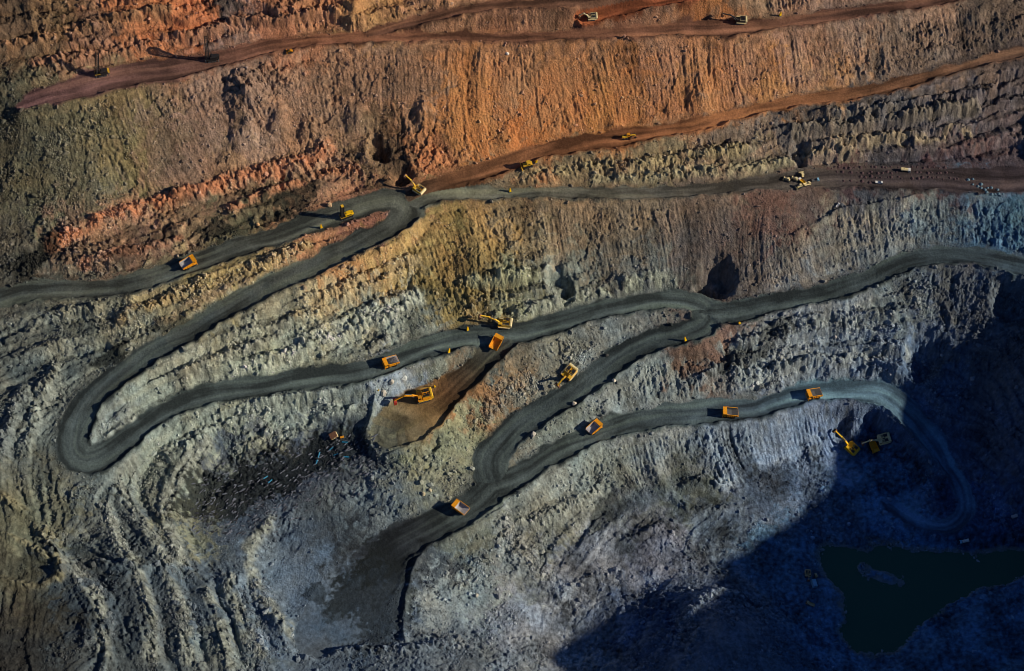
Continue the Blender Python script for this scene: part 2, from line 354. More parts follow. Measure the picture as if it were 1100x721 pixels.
def bil(cgx, cgy, C, X, Y):
    """bilinear lookup of coarse grid C (ny, nx[, k]) at X, Y"""
    gx = np.clip((X - cgx[0]) / (cgx[1] - cgx[0]), 0, len(cgx) - 1.01)
    gy = np.clip((Y - cgy[0]) / (cgy[1] - cgy[0]), 0, len(cgy) - 1.01)
    ix = gx.astype(np.int32); iy = gy.astype(np.int32)
    ax = (gx - ix).astype(np.float32); ay = (gy - iy).astype(np.float32)
    if C.ndim == 3:
        ax = ax[..., None]; ay = ay[..., None]
    return (C[iy, ix] * (1 - ax) + C[iy, ix + 1] * ax) * (1 - ay) + (C[iy + 1, ix] * (1 - ax) + C[iy + 1, ix + 1] * ax) * ay

def blur(a, r):
    for ax in (0, 1):
        p = np.pad(a, [(r + 1, r) if i == ax else (0, 0) for i in range(a.ndim)], mode='edge')
        c = np.cumsum(p, axis=ax, dtype=np.float64)
        if ax == 0:
            a = (c[2 * r + 1:] - c[:-(2 * r + 1)]) / (2 * r + 1)
        else:
            a = (c[:, 2 * r + 1:] - c[:, :-(2 * r + 1)]) / (2 * r + 1)
        a = a.astype(np.float32)
    return a

CS = 3.0
cgx = np.arange(X0 - 8, X1 + 12, CS); cgy = np.arange(Y0 - 8, Y1 + 12, CS)
CGX, CGY = np.meshgrid(cgx, cgy)
CB = rbf(CGX, CGY).reshape(CGX.shape).astype(np.float32)
GX, GY = np.meshgrid(fx.astype(np.float32), fy.astype(np.float32))
ZB = bil(cgx, cgy, CB, GX, GY)
ZB = blur(blur(ZB, int(1.7 / ST)), int(1.7 / ST))

def hit(u, v, C=None):
    """where the camera ray of photo pixel (u, v) meets the terrain"""
    d = ray(u, v)
    lo = (215 - EYE[2]) / d[2]; hi = (-6 - EYE[2]) / d[2]
    ts = np.linspace(lo, hi, 500)
    px = EYE[0] + d[0] * ts; py = EYE[1] + d[1] * ts; pz = EYE[2] + d[2] * ts
    zt = zat(px, py)
    below = np.nonzero(pz < zt)[0]
    i = below[0] if len(below) else len(ts) - 1
    i = max(i, 1)
    a = pz[i - 1] - zt[i - 1]; b = pz[i] - zt[i]
    t = ts[i - 1] + (ts[i] - ts[i - 1]) * (a / (a - b + 1e-9))
    q = EYE + d * t
    return q

ZCUR = ZB
def zat(x, y):
    return bil(fx, fy, ZCUR, np.asarray(x, float), np.asarray(y, float))

# ------------------------------------------------------------------ zones: rill, terrace, rubble, roughness and rock colour
ZN = [  # u, v, rill, terrace, rubble, rough
 (60, 20, .5, .8, .3, 1), (200, 20, .4, .8, .3, 1), (330, 15, .5, .8, .3, 1), (450, 10, .5, .5, .3, .8), (600, 25, .8, .2, .3, .7), (700, 20, 1, .2, .2, .6), (850, 8, 1, .2, .2, .6), (1000, 25, 1, .3, .2, .7), (1080, 30, .6, .3, .3, .8),
 (10, 150, .3, .0, 1, .7), (80, 180, .4, 0, 1, .5), (130, 140, .7, 0, .7, .5), (60, 230, .3, 0, 1, .6), (200, 130, .5, 0, .5, .5), (270, 110, .3, 0, .5, 1.1), (340, 110, .4, 0, .5, .65), (420, 90, .5, 0, .4, .55), (500, 110, .8, 0, .15, .45), (600, 100, .7, 0, .4, .4), (680, 90, .9, 0, .35, .42), (760, 80, 1.0, 0, .35, .5), (850, 70, .8, 0, .35, .42), (950, 60, .7, 0, .35, .5), (540, 130, .6, 0, .4, .4), (1060, 45, .9, .2, .2, .6),
 (160, 190, .7, 0, .4, .5), (250, 180, .5, .2, .4, .7), (150, 245, .2, .7, .8, 1.2), (280, 210, .2, .7, .8, 1.2), (400, 170, .4, .5, .5, 1.3), (60, 265, .2, .6, .9, 1.2), (480, 165, .8, .2, .3, .9),
 (560, 195, .6, .3, .5, .65), (680, 175, .6, .35, .5, .7), (780, 160, .6, .5, .4, .8), (900, 140, .4, 1, .3, 1.1), (1000, 130, .4, 1, .3, 1), (1070, 120, .4, 1, .3, 1),
 (900, 195, 0, 0, .15, .25), (1050, 195, 0, 0, .15, .25), (850, 230, .2, 0, .2, .3),
 (60, 370, .2, .6, .7, 1.2), (150, 330, .2, .5, .9, 1.0), (250, 300, .2, .5, .9, 1.0), (350, 260, .3, .4, .8, 1), (30, 450, .1, .5, .7, 1), (30, 410, .1, .5, .7, 1.1),
 (300, 340, .3, .6, .8, .9), (220, 390, .2, .6, .8, .85), (400, 300, .4, .65, .7, .95), (120, 460, .2, .3, .7, .8), (330, 375, .3, .6, .9, 1.0), (400, 350, .4, .5, .9, .9), (450, 290, .9, .3, .5, .9),
 (520, 270, 1, .2, .25, .7), (620, 240, 1, 0, .25, .5), (700, 250, .9, 0, .25, .5), (590, 310, .6, .6, .8, 1.1), (700, 300, .7, .3, .5, .8), (470, 330, .9, .2, .5, .8), (550, 320, .5, .6, .9, 1),
 (850, 270, 1.1, .1, .3, .65), (930, 250, 1.2, .1, .3, .65), (1040, 240, 1.1, .2, .3, .75), (760, 240, .5, 0, .3, .4),
 (200, 470, .2, .6, .9, .8), (280, 440, .2, .5, .9, .8), (350, 440, .2, .5, .7, .8), (290, 510, .1, 0, .6, 1.0), (250, 570, .3, .1, .6, .7), (350, 490, .1, 0, .6, 1.0),
 (470, 400, .4, 0, .9, .8), (430, 420, .2, 0, .9, .7), (440, 465, .1, 0, .3, .3), (500, 430, .7, 0, .8, .7), (560, 410, .5, 0, 1, .7), (620, 370, .5, 0, 1, .8), (700, 345, .5, 0, .8, .7), (460, 500, .5, 0, 1, .8), (420, 540, .6, 0, .7, .8),
 (600, 455, .5, 0, 1, .7), (660, 430, .8, 0, .6, .7), (720, 410, 1.4, 0, .3, .8), (780, 415, 1, .4, .6, .9), (760, 370, .5, 0, .2, .4), (850, 380, .6, .9, .8, 1), (900, 340, .9, .3, .7, .9), (930, 400, .5, .8, .8, 1), (1000, 300, .8, 0, .7, .7), (860, 350, .5, 1, .7, .9), (820, 390, .4, 1, .7, .9), (900, 370, .4, 1, .7, .9), (950, 350, .4, .9, .7, .9), (780, 350, .5, .7, .6, .8),
 (1000, 350, .5, .2, .7, 1), (1070, 360, .2, .2, 1, .9), (1080, 450, .3, .4, .6, .9),
 (620, 520, .8, .2, .6, .9), (700, 490, 1.2, .1, .4, .9), (780, 480, 1.7, .1, .2, 1), (860, 465, 1.5, .1, .2, 1), (910, 450, 1, .1, .3, .9), (560, 570, .4, .3, .9, 1), (640, 560, .6, .4, .5, .9), (520, 620, .2, .1, 1, .7), (480, 650, .2, .1, 1, .7), (580, 640, .6, .2, .6, .8), (680, 600, .3, .2, .4, .6), (760, 560, .1, .3, .6, .7), (740, 525, .1, .1, .4, .5),
 (380, 640, 0, 0, .05, .2), (320, 640, 0, 0, .1, .3), (380, 590, 0, 0, .05, .2), (440, 590, 0, 0, .05, .15),
 (20, 570, .9, .3, .2, .6), (30, 640, .9, .3, .2, .6), (10, 700, .5, .3, .5, .8), (80, 560, .3, .45, 1, .8), (110, 620, .2, .42, 1, .8), (170, 620, .2, .42, 1, .8), (230, 660, .2, .4, 1, .75), (150, 540, .2, .4, .9, .7), (280, 650, .2, .4, 1, .7), (130, 700, .2, .45, 1, .85), (340, 700, .1, .2, 1, 1.2), (450, 700, .1, .2, 1, 1.2),
 (850, 520, .1, .1, .7, .7), (950, 510, .1, .1, .8, .8), (1000, 540, 0, 0, 1, .8), (900, 560, .1, .2, .8, .8), (760, 650, .3, .2, .8, 1), (800, 690, .3, .1, .5, .7), (850, 620, 0, 0, .6, .7), (1000, 700, .2, .2, .4, .6), (1080, 560, .1, .2, .6, .7), (960, 450, .3, .2, .6, .8),
]
CN = [  # u, v, colour the dry lit rock shows there; glow, darker corners, shade blue mixed in
 (20,20,70,54,42),(60,20,92,70,48),(100,40,104,74,58),(150,20,150,92,55),(200,10,150,86,50),(240,20,88,74,72),(300,20,136,88,62),(350,15,146,98,66),(400,20,146,106,64),(450,10,128,92,68),(550,20,122,84,62),(600,25,125,88,64),(680,25,122,88,68),(800,15,110,88,70),(760,10,155,98,52),(900,10,105,82,72),(1000,20,122,96,80),(1060,30,80,68,60),(1090,60,60,52,52),
 (10,130,60,58,48),(50,150,80,77,62),(90,130,102,93,68),(130,120,112,96,66),(80,180,90,86,68),(130,180,106,96,66),(40,220,80,78,62),(100,210,93,86,70),(170,150,112,92,74),(220,140,118,92,78),(260,100,120,96,84),(270,150,132,104,88),(320,120,128,98,78),(350,150,122,94,74),(200,190,118,92,76),(160,225,126,98,74),(110,245,122,94,72),(70,255,106,84,68),(260,190,126,98,74),(330,170,128,96,72),(250,240,72,70,54),(290,215,66,62,50),(210,250,110,92,72),(150,250,118,88,72),(30,270,60,60,56),
 (400,80,124,94,74),(450,100,128,96,74),(480,110,182,118,62),(500,140,186,122,62),(560,100,150,104,68),(600,110,168,112,66),(640,90,160,104,60),(680,100,162,106,60),(720,80,136,94,68),(750,100,156,104,62),(800,80,136,94,68),(850,60,134,98,78),(900,60,124,98,82),(950,50,106,90,80),(1000,60,96,80,70),(1050,50,86,72,66),(830,90,166,114,66),(900,85,160,116,76),(650,125,194,126,60),(560,150,194,118,56),(400,160,98,78,58),(430,165,84,64,48),(470,175,156,100,62),
 (540,195,104,88,68),(620,180,104,90,68),(700,170,108,96,74),(780,150,98,84,74),(850,140,82,76,74),(900,130,80,76,76),(950,130,76,72,74),(900,150,106,94,80),(800,180,102,92,76),(1000,130,72,67,70),(1050,120,72,66,70),(960,170,72,66,68),(1050,160,80,60,60),
 (900,190,78,56,56),(1000,195,76,54,56),(1080,190,80,66,68),(1060,205,80,100,116),(820,225,104,76,66),(860,235,88,70,64),(930,225,66,66,72),
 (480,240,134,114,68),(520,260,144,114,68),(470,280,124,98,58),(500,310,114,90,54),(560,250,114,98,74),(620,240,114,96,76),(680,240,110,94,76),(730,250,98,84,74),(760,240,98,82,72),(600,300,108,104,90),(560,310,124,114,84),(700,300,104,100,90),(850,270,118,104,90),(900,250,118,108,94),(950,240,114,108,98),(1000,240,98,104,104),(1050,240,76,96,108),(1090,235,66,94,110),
 (380,245,150,100,78),(400,235,146,98,80),(340,260,154,108,76),(280,280,142,122,82),(230,300,134,118,78),(180,320,118,108,82),(120,340,102,100,86),(60,340,98,98,88),(30,380,94,94,86),(60,400,102,102,92),(20,450,94,94,86),(30,280,78,72,62),(50,420,112,108,96),
 (420,265,142,116,68),(400,290,154,124,78),(370,290,152,112,72),(350,320,152,138,108),(300,350,118,112,94),(250,360,118,112,94),(200,390,122,118,102),(150,430,122,120,104),(120,460,126,124,112),(300,330,112,104,84),(330,370,154,144,118),(270,390,142,138,114),(400,340,106,106,94),(420,330,142,132,112),(450,350,102,100,86),(480,330,128,108,68),(340,385,114,114,98),
 (200,460,116,114,98),(250,440,126,122,102),(300,440,126,122,106),(350,430,120,118,106),(380,440,98,100,92),(200,490,120,118,102),(170,500,120,118,102),(220,480,130,126,108),(260,520,52,54,60),(300,500,58,62,72),(340,490,62,66,74),(270,560,72,76,82),(240,570,76,80,84),(370,490,60,62,66),(240,500,60,62,66),
 (430,420,134,136,138),(420,440,128,128,124),(440,465,126,118,88),(470,430,126,86,54),(500,410,116,82,52),(470,400,120,120,106),(520,390,86,84,74),
 (510,430,142,102,68),(540,410,128,104,78),(560,430,114,108,94),(600,370,122,112,94),(650,360,118,114,104),(490,470,132,124,94),(460,500,126,120,98),(430,530,112,110,98),(400,540,100,104,103),(420,560,106,106,102),
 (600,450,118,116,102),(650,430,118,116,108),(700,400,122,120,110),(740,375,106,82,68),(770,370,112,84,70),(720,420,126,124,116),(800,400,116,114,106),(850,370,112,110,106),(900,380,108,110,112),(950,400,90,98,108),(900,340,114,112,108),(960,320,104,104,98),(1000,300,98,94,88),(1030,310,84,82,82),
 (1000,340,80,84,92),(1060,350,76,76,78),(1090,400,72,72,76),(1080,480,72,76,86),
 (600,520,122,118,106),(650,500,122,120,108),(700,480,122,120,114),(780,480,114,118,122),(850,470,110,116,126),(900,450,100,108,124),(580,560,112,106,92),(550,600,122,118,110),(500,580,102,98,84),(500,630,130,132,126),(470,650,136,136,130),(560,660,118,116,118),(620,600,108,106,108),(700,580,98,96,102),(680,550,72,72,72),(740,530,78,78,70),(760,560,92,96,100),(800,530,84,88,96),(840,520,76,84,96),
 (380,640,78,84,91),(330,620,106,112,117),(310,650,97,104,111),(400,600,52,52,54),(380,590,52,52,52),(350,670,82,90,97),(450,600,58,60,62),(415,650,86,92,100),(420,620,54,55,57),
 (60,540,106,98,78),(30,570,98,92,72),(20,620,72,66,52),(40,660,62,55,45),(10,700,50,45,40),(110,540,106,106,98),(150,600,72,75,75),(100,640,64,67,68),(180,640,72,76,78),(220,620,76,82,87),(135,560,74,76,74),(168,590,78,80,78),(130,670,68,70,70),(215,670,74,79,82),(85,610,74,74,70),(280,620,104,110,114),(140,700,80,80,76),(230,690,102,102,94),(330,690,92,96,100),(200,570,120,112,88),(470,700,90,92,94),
 (950,520,72,100,122),(1000,600,66,96,120),(850,600,76,100,118),(760,660,100,102,108),(900,680,72,96,116),(1050,680,68,94,114),(700,660,74,82,98),(960,460,64,78,98),(990,400,70,82,98),(1040,540,56,72,96),  # pit floor: blue of the shade mixed into the rock colour
]
def shepard(samples, r0):
    S = np.array(samples, float)
    Q = np.array([hit(s[0], s[1])[:2] for s in S])
    V = S[:, 2:]
    out = np.zeros((CGX.size, V.shape[1]), np.float32)
    xf, yf = CGX.ravel(), CGY.ravel()
    for i in range(0, len(xf), 8000):
        d2 = (xf[i:i + 8000, None] - Q[None, :, 0]) ** 2 + (yf[i:i + 8000, None] - Q[None, :, 1]) ** 2
        ww = 1.0 / (d2 + r0 * r0) ** 2
        out[i:i + 8000] = (ww @ V) / ww.sum(1, keepdims=True)
    return out.reshape(*CGX.shape, V.shape[1])

ZNC = shepard(ZN, 8.0)
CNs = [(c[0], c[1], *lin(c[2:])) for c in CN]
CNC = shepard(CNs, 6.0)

wx = fbm(GX, GY, 34.0, 4, 101) * 9.0
wy = fbm(GX, GY, 34.0, 4, 151) * 9.0
zone = bil(cgx, cgy, ZNC, GX + wx * .6, GY + wy * .6)
colr = bil(cgx, cgy, CNC, GX + wx, GY + wy)
RILL, TERR, RUBB, ROUGH = [zone[..., i] for i in range(4)]

# ------------------------------------------------------------------ carve the roads
E = np.full(GX.shape, 60.0, np.float32)          # distance outside the nearest road edge (negative on the road)
ZR = np.zeros_like(E); SS = np.zeros_like(E); LT = np.zeros_like(E); DN = np.zeros_like(E)
RI = np.full(GX.shape, -1, np.int8); TT = np.zeros_like(E)
jit = fbm(GX, GY, 9.0, 3, 201) * 0.9 + fbm(GX, GY, 30.0, 2, 221) * 1.0
for ri, (name, r) in enumerate(ROADS.items()):
    P = r['path']
    seg = np.hypot(np.diff(P[:, 0]), np.diff(P[:, 1]))
    S = np.concatenate([[0], np.cumsum(seg)])
    T = np.gradient(P[:, :2], axis=0); T /= np.hypot(T[:, 0], T[:, 1])[:, None]
    off = P[:, 3] + 11
    hl = rbf(P[:, 0] - T[:, 1] * off, P[:, 1] + T[:, 0] * off) - P[:, 2]
    hr = rbf(P[:, 0] + T[:, 1] * off, P[:, 1] - T[:, 0] * off) - P[:, 2]
    r['S'] = S; r['T'] = T
    R = 34.0
    for i in range(len(P) - 1):
        a, b = P[i], P[i + 1]
        xa, xb = sorted((a[0], b[0])); ya, yb = sorted((a[1], b[1]))
        i0, i1 = np.searchsorted(fx, (xa - R, xb + R)); j0, j1 = np.searchsorted(fy, (ya - R, yb + R))
        if i1 - i0 < 2 or j1 - j0 < 2:
            continue
        sl_ = (slice(j0, j1), slice(i0, i1))
        x = GX[sl_]; y = GY[sl_]
        dx, dy = b[0] - a[0], b[1] - a[1]
        L2 = dx * dx + dy * dy
        t = np.clip(((x - a[0]) * dx + (y - a[1]) * dy) / L2, 0, 1)
        qx = x - (a[0] + t * dx); qy = y - (a[1] + t * dy)
        dd = np.hypot(qx, qy)
        e = dd - (a[3] + (b[3] - a[3]) * t) + jit[sl_] * 1.25
        m = e < E[sl_]
        side = np.sign(dx * qy - dy * qx)
        E[sl_][m] = e[m]
        ZR[sl_][m] = (a[2] + (b[2] - a[2]) * t)[m]
        SS[sl_][m] = (S[i] + seg[i] * t)[m]
        LT[sl_][m] = (side * dd)[m]
        TT[sl_][m] = ((S[i] + seg[i] * t) / S[-1])[m]
        l_ = hl[i] + (hl[i + 1] - hl[i]) * t; r_ = hr[i] + (hr[i + 1] - hr[i]) * t
        DN[sl_][m] = np.where(side > 0, l_, r_)[m]
        RI[sl_][m] = ri
ZRs = blur(ZR * (E < 34), 3) / np.maximum(blur((E < 34).astype(np.float32), 3), 1e-3)
ZR = np.where(E < 34, ZRs, 0)
onroad = 1 - sstep(-0.6, 0.8, E)
blendw = np.where(E < 34, 1 - sstep(0.0, 7.0, E), 0)
Z = ZB * (1 - blendw) + ZR * blendw
OFF = sstep(0.5, 7.0, E)

# ------------------------------------------------------------------ rock relief
gy_, gx_ = np.gradient(blur(Z, 5), ST)
G = np.hypot(gx_, gy_)
FACE = sstep(0.22, 0.55, G)
FLOWROT = (0.30 * perlin(GX / 60.0, GY / 60.0, 297) + .12).astype(np.float32)
# flow-aligned grain: noise smeared down the slope
def flow_noise(wl, length, seed, ds=1):
    GXd, GYd, gxd, gyd = GX[::ds, ::ds], GY[::ds, ::ds], gx_[::ds, ::ds], gy_[::ds, ::ds]
    ny_, nx_ = GXd.shape; step = ST * ds
    n = perlin(GXd / wl, GYd / wl, seed) + 0.6 * perlin(GXd / (wl * .5), GYd / (wl * .5), seed + 5)
    n = n.astype(np.float32)
    gn = np.maximum(G[::ds, ::ds], 1e-3)
    th = FLOWROT[::ds, ::ds]; ct, sn = np.cos(th), np.sin(th)
    ux = ((gxd * ct - gyd * sn) / gn).astype(np.float32); uy = ((gxd * sn + gyd * ct) / gn).astype(np.float32)
    acc = n.copy(); cnt = 1
    K = int(length / (step * 1.3))
    jj, ii = np.meshgrid(np.arange(ny_, dtype=np.float32), np.arange(nx_, dtype=np.float32), indexing='ij')
    for sgn in (-1, 1):
        px = ii.copy(); py = jj.copy()
        for k in range(K):
            ix = np.clip(np.rint(px), 0, nx_ - 1).astype(np.int32); iy = np.clip(np.rint(py), 0, ny_ - 1).astype(np.int32)
            px += ux[iy, ix] * 1.3 * sgn; py += uy[iy, ix] * 1.3 * sgn
            ix = np.clip(np.rint(px), 0, nx_ - 1).astype(np.int32); iy = np.clip(np.rint(py), 0, ny_ - 1).astype(np.int32)
            acc += n[iy, ix]; cnt += 1
    acc /= cnt
    acc = acc / (acc.std() + 1e-6)
    return bil(fx[::ds], fy[::ds], acc, GX, GY) if ds > 1 else acc

FL1 = flow_noise(6.5, 24.0, 301, 2)
FL0 = flow_noise(13.0, 40.0, 311, 3)
FL2 = flow_noise(3.2, 11.0, 331)
FL3 = flow_noise(1.7, 5.0, 341)
big = fbm(GX, GY, 42.0, 2, 401)
mid = billow(GX + wx * .4, GY + wy * .4, 15.0, 3, 431, 0.55)
rid = -billow(GX - wy * .3, GY + wx * .3, 7.0, 3, 461, 0.6)
fin = billow(GX, GY, 2.6, 2, 491, 0.6)
# angular blocks: one random tilted facet per cell
def facets(x, y, wl, seed, tilt=1.0):
    x = (x / wl).astype(np.float32); y = (y / wl).astype(np.float32)
    x0 = np.floor(x); y0 = np.floor(y)
    best = np.full(x.shape, 9.0, np.float32); sec = best.copy(); val = np.zeros_like(best)
    for dj in (-1, 0, 1):
        for di in (-1, 0, 1):
            cx = x0 + di; cy = y0 + dj
            h = _h(cx.astype(np.int64), cy.astype(np.int64), seed)
            ox_ = cx + (h & np.uint32(255)).astype(np.float32) / 255.0
            oy_ = cy + ((h >> np.uint32(8)) & np.uint32(255)).astype(np.float32) / 255.0
            ddx = x - ox_; ddy = y - oy_
            d2 = ddx * ddx + ddy * ddy
            a_ = ((h >> np.uint32(16)) & np.uint32(255)).astype(np.intp)
            hh = ((h >> np.uint32(24)) & np.uint32(255)).astype(np.float32) / 255.0 - .5
            v_ = hh + tilt * (_GX[a_] * ddx + _GY[a_] * ddy)
            m_ = d2 < best
            sec = np.where(m_, best, np.minimum(sec, d2))
            val = np.where(m_, v_, val); best = np.where(m_, d2, best)
    crack = sstep(0.0, 0.16, np.sqrt(sec) - np.sqrt(best))
    return val - (1 - crack) * .5

def contour_noise(wl, length, seed, ds=1):
    """noise smeared along the contour lines: outcrop bands"""
    global gx_, gy_
    a, b = gx_, gy_
    gx_, gy_ = -b, a
    r = flow_noise(wl, length, seed, ds)
    gx_, gy_ = a, b
    return r
CT1 = contour_noise(9.0, 40.0, 351, 3)
CT2 = contour_noise(4.0, 20.0, 361, 2)
wob = 1.2
fa1 = facets(GX + wx * .5, GY + wy * .5, 7.6, 371, 1.5)
fa2 = facets(GX * .9 + GY * .25 + fin * .3, GY + wx * .2, 2.9, 381, 1.2)
fa3 = facets(GX, GY, 1.7, 391, 1.0)
gul = np.clip(-FL1, -.6, 2.5)                     # incised gullies between broad ribs
gul2 = -np.abs(FL2)
rmod = sstep(-.05, .8, fbm(GX, GY * .7, 48.0, 3, 395)) * 1.5
rm2 = .15 + sstep(-.4, .5, fbm(GX, GY * .6, 34.0, 3, 399))
# stepped outcrops
stp = 7.5
q = Z / stp + 0.35 * fbm(GX, GY, 60.0, 3, 521) + 0.08 * fbm(GX, GY, 8.0, 2, 541)
fr = q - np.floor(q)
ter = (np.floor(q) + sstep(0.50, 0.84, fr) - q) * stp
TE = np.clip(TERR * 1.35, 0, 1)
blocky = np.clip(ROUGH, .15, 1.4) * (.45 + .55 * FACE) * (1 - .4 * TE)
pat = .22 + 1.35 * sstep(-.28, .42, fbm(GX + wx, GY + wy, 38.0, 4, 397))
Z = Z + OFF * (TE * 0.8 * ter * sstep(0.10, 0.26, G) + (.25 + .75 * TE) * sstep(.05, .4, TERR) * (2.1 * (.5 + .5 * pat) * (sstep(-.3, .25, CT1) - .5) + .9 * (sstep(-.25, .3, CT2) - .5))
               + (0.4 + 0.6 * FACE) * ROUGH * (1.3 * big + 0.5 * mid * pat + 0.4 * rid * pat)
               + blocky * pat * (.95 * fa1 + .66 * fa2) + blocky * (.3 + .5 * pat) * .5 * fa3 + blocky * .34 * fin + (.3 + .4 * FACE) * .22 * np.clip(RUBB + .3, 0, 1.2) * billow(GX, GY, 1.5, 1, 495)
               + FACE * RILL * (-.30 * rmod * gul + .42 * rm2 * FL0 + .16 * rm2 * FL2 + .12 * gul2 * rm2 + .22 * FL3))
RC = np.zeros((*E.shape, 3), np.float32); RW = np.zeros_like(E)
for (line, hw, hh, rcol) in RIDGES:
    W = np.array([hit(u, v)[:2] for u, v in line])
    P = resample(np.concatenate([W, np.zeros((len(W), 2))], 1), 6.0)[:, :2]
    bd = np.full(E.shape, 99.0, np.float32)
    for a, b in zip(P[:-1], P[1:]):
        R = 18
        i0, i1 = np.searchsorted(fx, (min(a[0], b[0]) - R, max(a[0], b[0]) + R)); j0, j1 = np.searchsorted(fy, (min(a[1], b[1]) - R, max(a[1], b[1]) + R))
        if i1 - i0 < 2 or j1 - j0 < 2:
            continue
        sl_ = (slice(j0, j1), slice(i0, i1))
        x = GX[sl_] + wx[sl_] * .22; y = GY[sl_] + wy[sl_] * .22
        dx, dy = b - a
        t = np.clip(((x - a[0]) * dx + (y - a[1]) * dy) / max(dx * dx + dy * dy, 1e-6), 0, 1)
        bd[sl_] = np.minimum(bd[sl_], np.hypot(x - a[0] - t * dx, y - a[1] - t * dy))
    ww = np.exp(-(bd / hw) ** 2) * sstep(-1, 2.5, E)
    br = np.clip(.9 + .55 * fbm(GX, GY, 14.0, 2, 555), .3, 1.4)
    Z = Z + ww * hh * br * (1 + (.35 * fa2 if hw > 2 else 0))
    if rcol is not None:
        k_ = np.exp(-(bd / (hw * .95)) ** 4) * sstep(-.65, .1, fbm(GX, GY, 10.0, 3, 556)) * sstep(-1, 2.5, E) * .9
        RC = np.where((k_ > RW)[..., None], lin(rcol).astype(np.float32), RC); RW = np.maximum(RW, k_)
# safety berms on the downhill edge, ruts
drop = sstep(-1.0, -5.0, DN)
bn = 0.75 + 0.5 * perlin(SS / 7.0, LT * 0.1, 601)
Z += np.where(RI >= 0, drop * 2.5 * bn * np.exp(-((E + 0.6) / 1.15) ** 2), 0)
Z += onroad * (0.10 * fbm(SS, LT * 3.0, 12.0, 3, 611) + 0.05 * fin)
for (u, v, rad, h) in [(655, 447, 9, 5.5), (430, 428, 12, 4.5), (268, 104, 17, 11), (300, 128, 10, 6), (262, 146, 11, 6), (335, 142, 9, 5), (455, 122, 9, 5), (385, 130, 10, 5), (660, 135, 7, 3),
                       (378, 233, 8, 2.5), (510, 280, 16, 6), (395, 170, 12, 5), (700, 690, 8, 3), (545, 155, 9, 3), (755, 105, 12, 4), (350, 150, 9, 3)]:
    p = hit(u, v)
    dd = np.hypot(GX - p[0], GY - p[1]) + jit * 1.2
    Z += h * np.clip(1 - dd / rad, 0, 1) ** 0.85 * sstep(-2, 2, E)
for (u, v, rad, h) in [(600, 300, 11, 10), (608, 318, 8, 6), (1092, 318, 20, 13), (770, 298, 15, 15), (755, 312, 10, 8), (995, 380, 17, 13), (405, 162, 10, 11), (432, 188, 9, 9), (385, 170, 6, 6), (460, 470, 8, 5), (905, 458, 9, 6), (935, 452, 8, 6), (860, 165, 8, 7), (625, 30, 6, 3)]:
    p = hit(u, v)
    dd = np.hypot(GX - p[0], GY - p[1]) + jit * 2.0
    Z -= h * (1 - sstep(rad * .35, rad, dd)) * sstep(0, 4, E)
pn = hit(980, 640)
Z += 1.3 * fbm(GX, GY, 20.0, 4, 666, .6) * (1 - sstep(110, 150, np.hypot(GX - pn[0], (GY - pn[1]) * 1.4))) * sstep(8, 3, Z) * sstep(0, 4, E)
# fade relief at the border of the detailed sheet
ed = np.minimum(np.minimum(GX - X0, X1 - GX), np.minimum(GY - Y0, Y1 - GY))
fade = sstep(0, 25, ed)
Z = (Z * fade + ZB * (1 - fade)).astype(np.float32)
ZCUR = Z

# ------------------------------------------------------------------ rock and road colours
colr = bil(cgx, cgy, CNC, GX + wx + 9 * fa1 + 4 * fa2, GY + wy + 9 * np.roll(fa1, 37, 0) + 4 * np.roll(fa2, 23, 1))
hue = fbm(GX + wx, GY + wy, 22.0, 4, 701)
fine = fbm(GX, GY, 3.2, 3, 731)
strat = perlin(Z * 0.30 + 0.6 * hue, GX * 0.006, 751)
lum = 1 + 0.22 * hue + 0.30 * fine + (.07 + .16 * TERR) * strat + FACE * RILL * (0.05 * FL2 + .06 * FL3 + .13 * FL0 + .07 * FL1) + .22 * blocky * (fa2 + fa3 * .7)
warm = 0.10 * perlin(GX / 17.0, GY / 17.0, 771) + 0.06 * strat
alb = colr * np.clip(lum, .35, 1.9)[..., None]
alb[..., 0] *= 1 + warm; alb[..., 2] *= 1 - warm
pale = sstep(.35, .8, fbm(GX + wx, GY - wy, 12.0, 3, 791)) * TERR * FACE * sstep(0.1, .5, ROUGH)
g2y, g2x = np.gradient(blur(Z, 2), ST)
scarp = sstep(.35, 1.0, np.hypot(g2x, g2y))            # steep faces paler, flats darker, to bring out the ledges
alb = alb * (1 + 0.45 * pale + .6 * np.clip(TERR * 1.6, 0, 1) * (scarp - .38))[..., None]
pit_ = sstep(22, 10, Z)
alb = alb * np.clip(1 + pit_ * (.5 * hue + .35 * fine), .4, 2)[..., None]
alb = alb * (1 - RW[..., None]) + RC * RW[..., None] * np.clip(.85 + .5 * fine + .3 * fa2, .4, 1.7)[..., None]
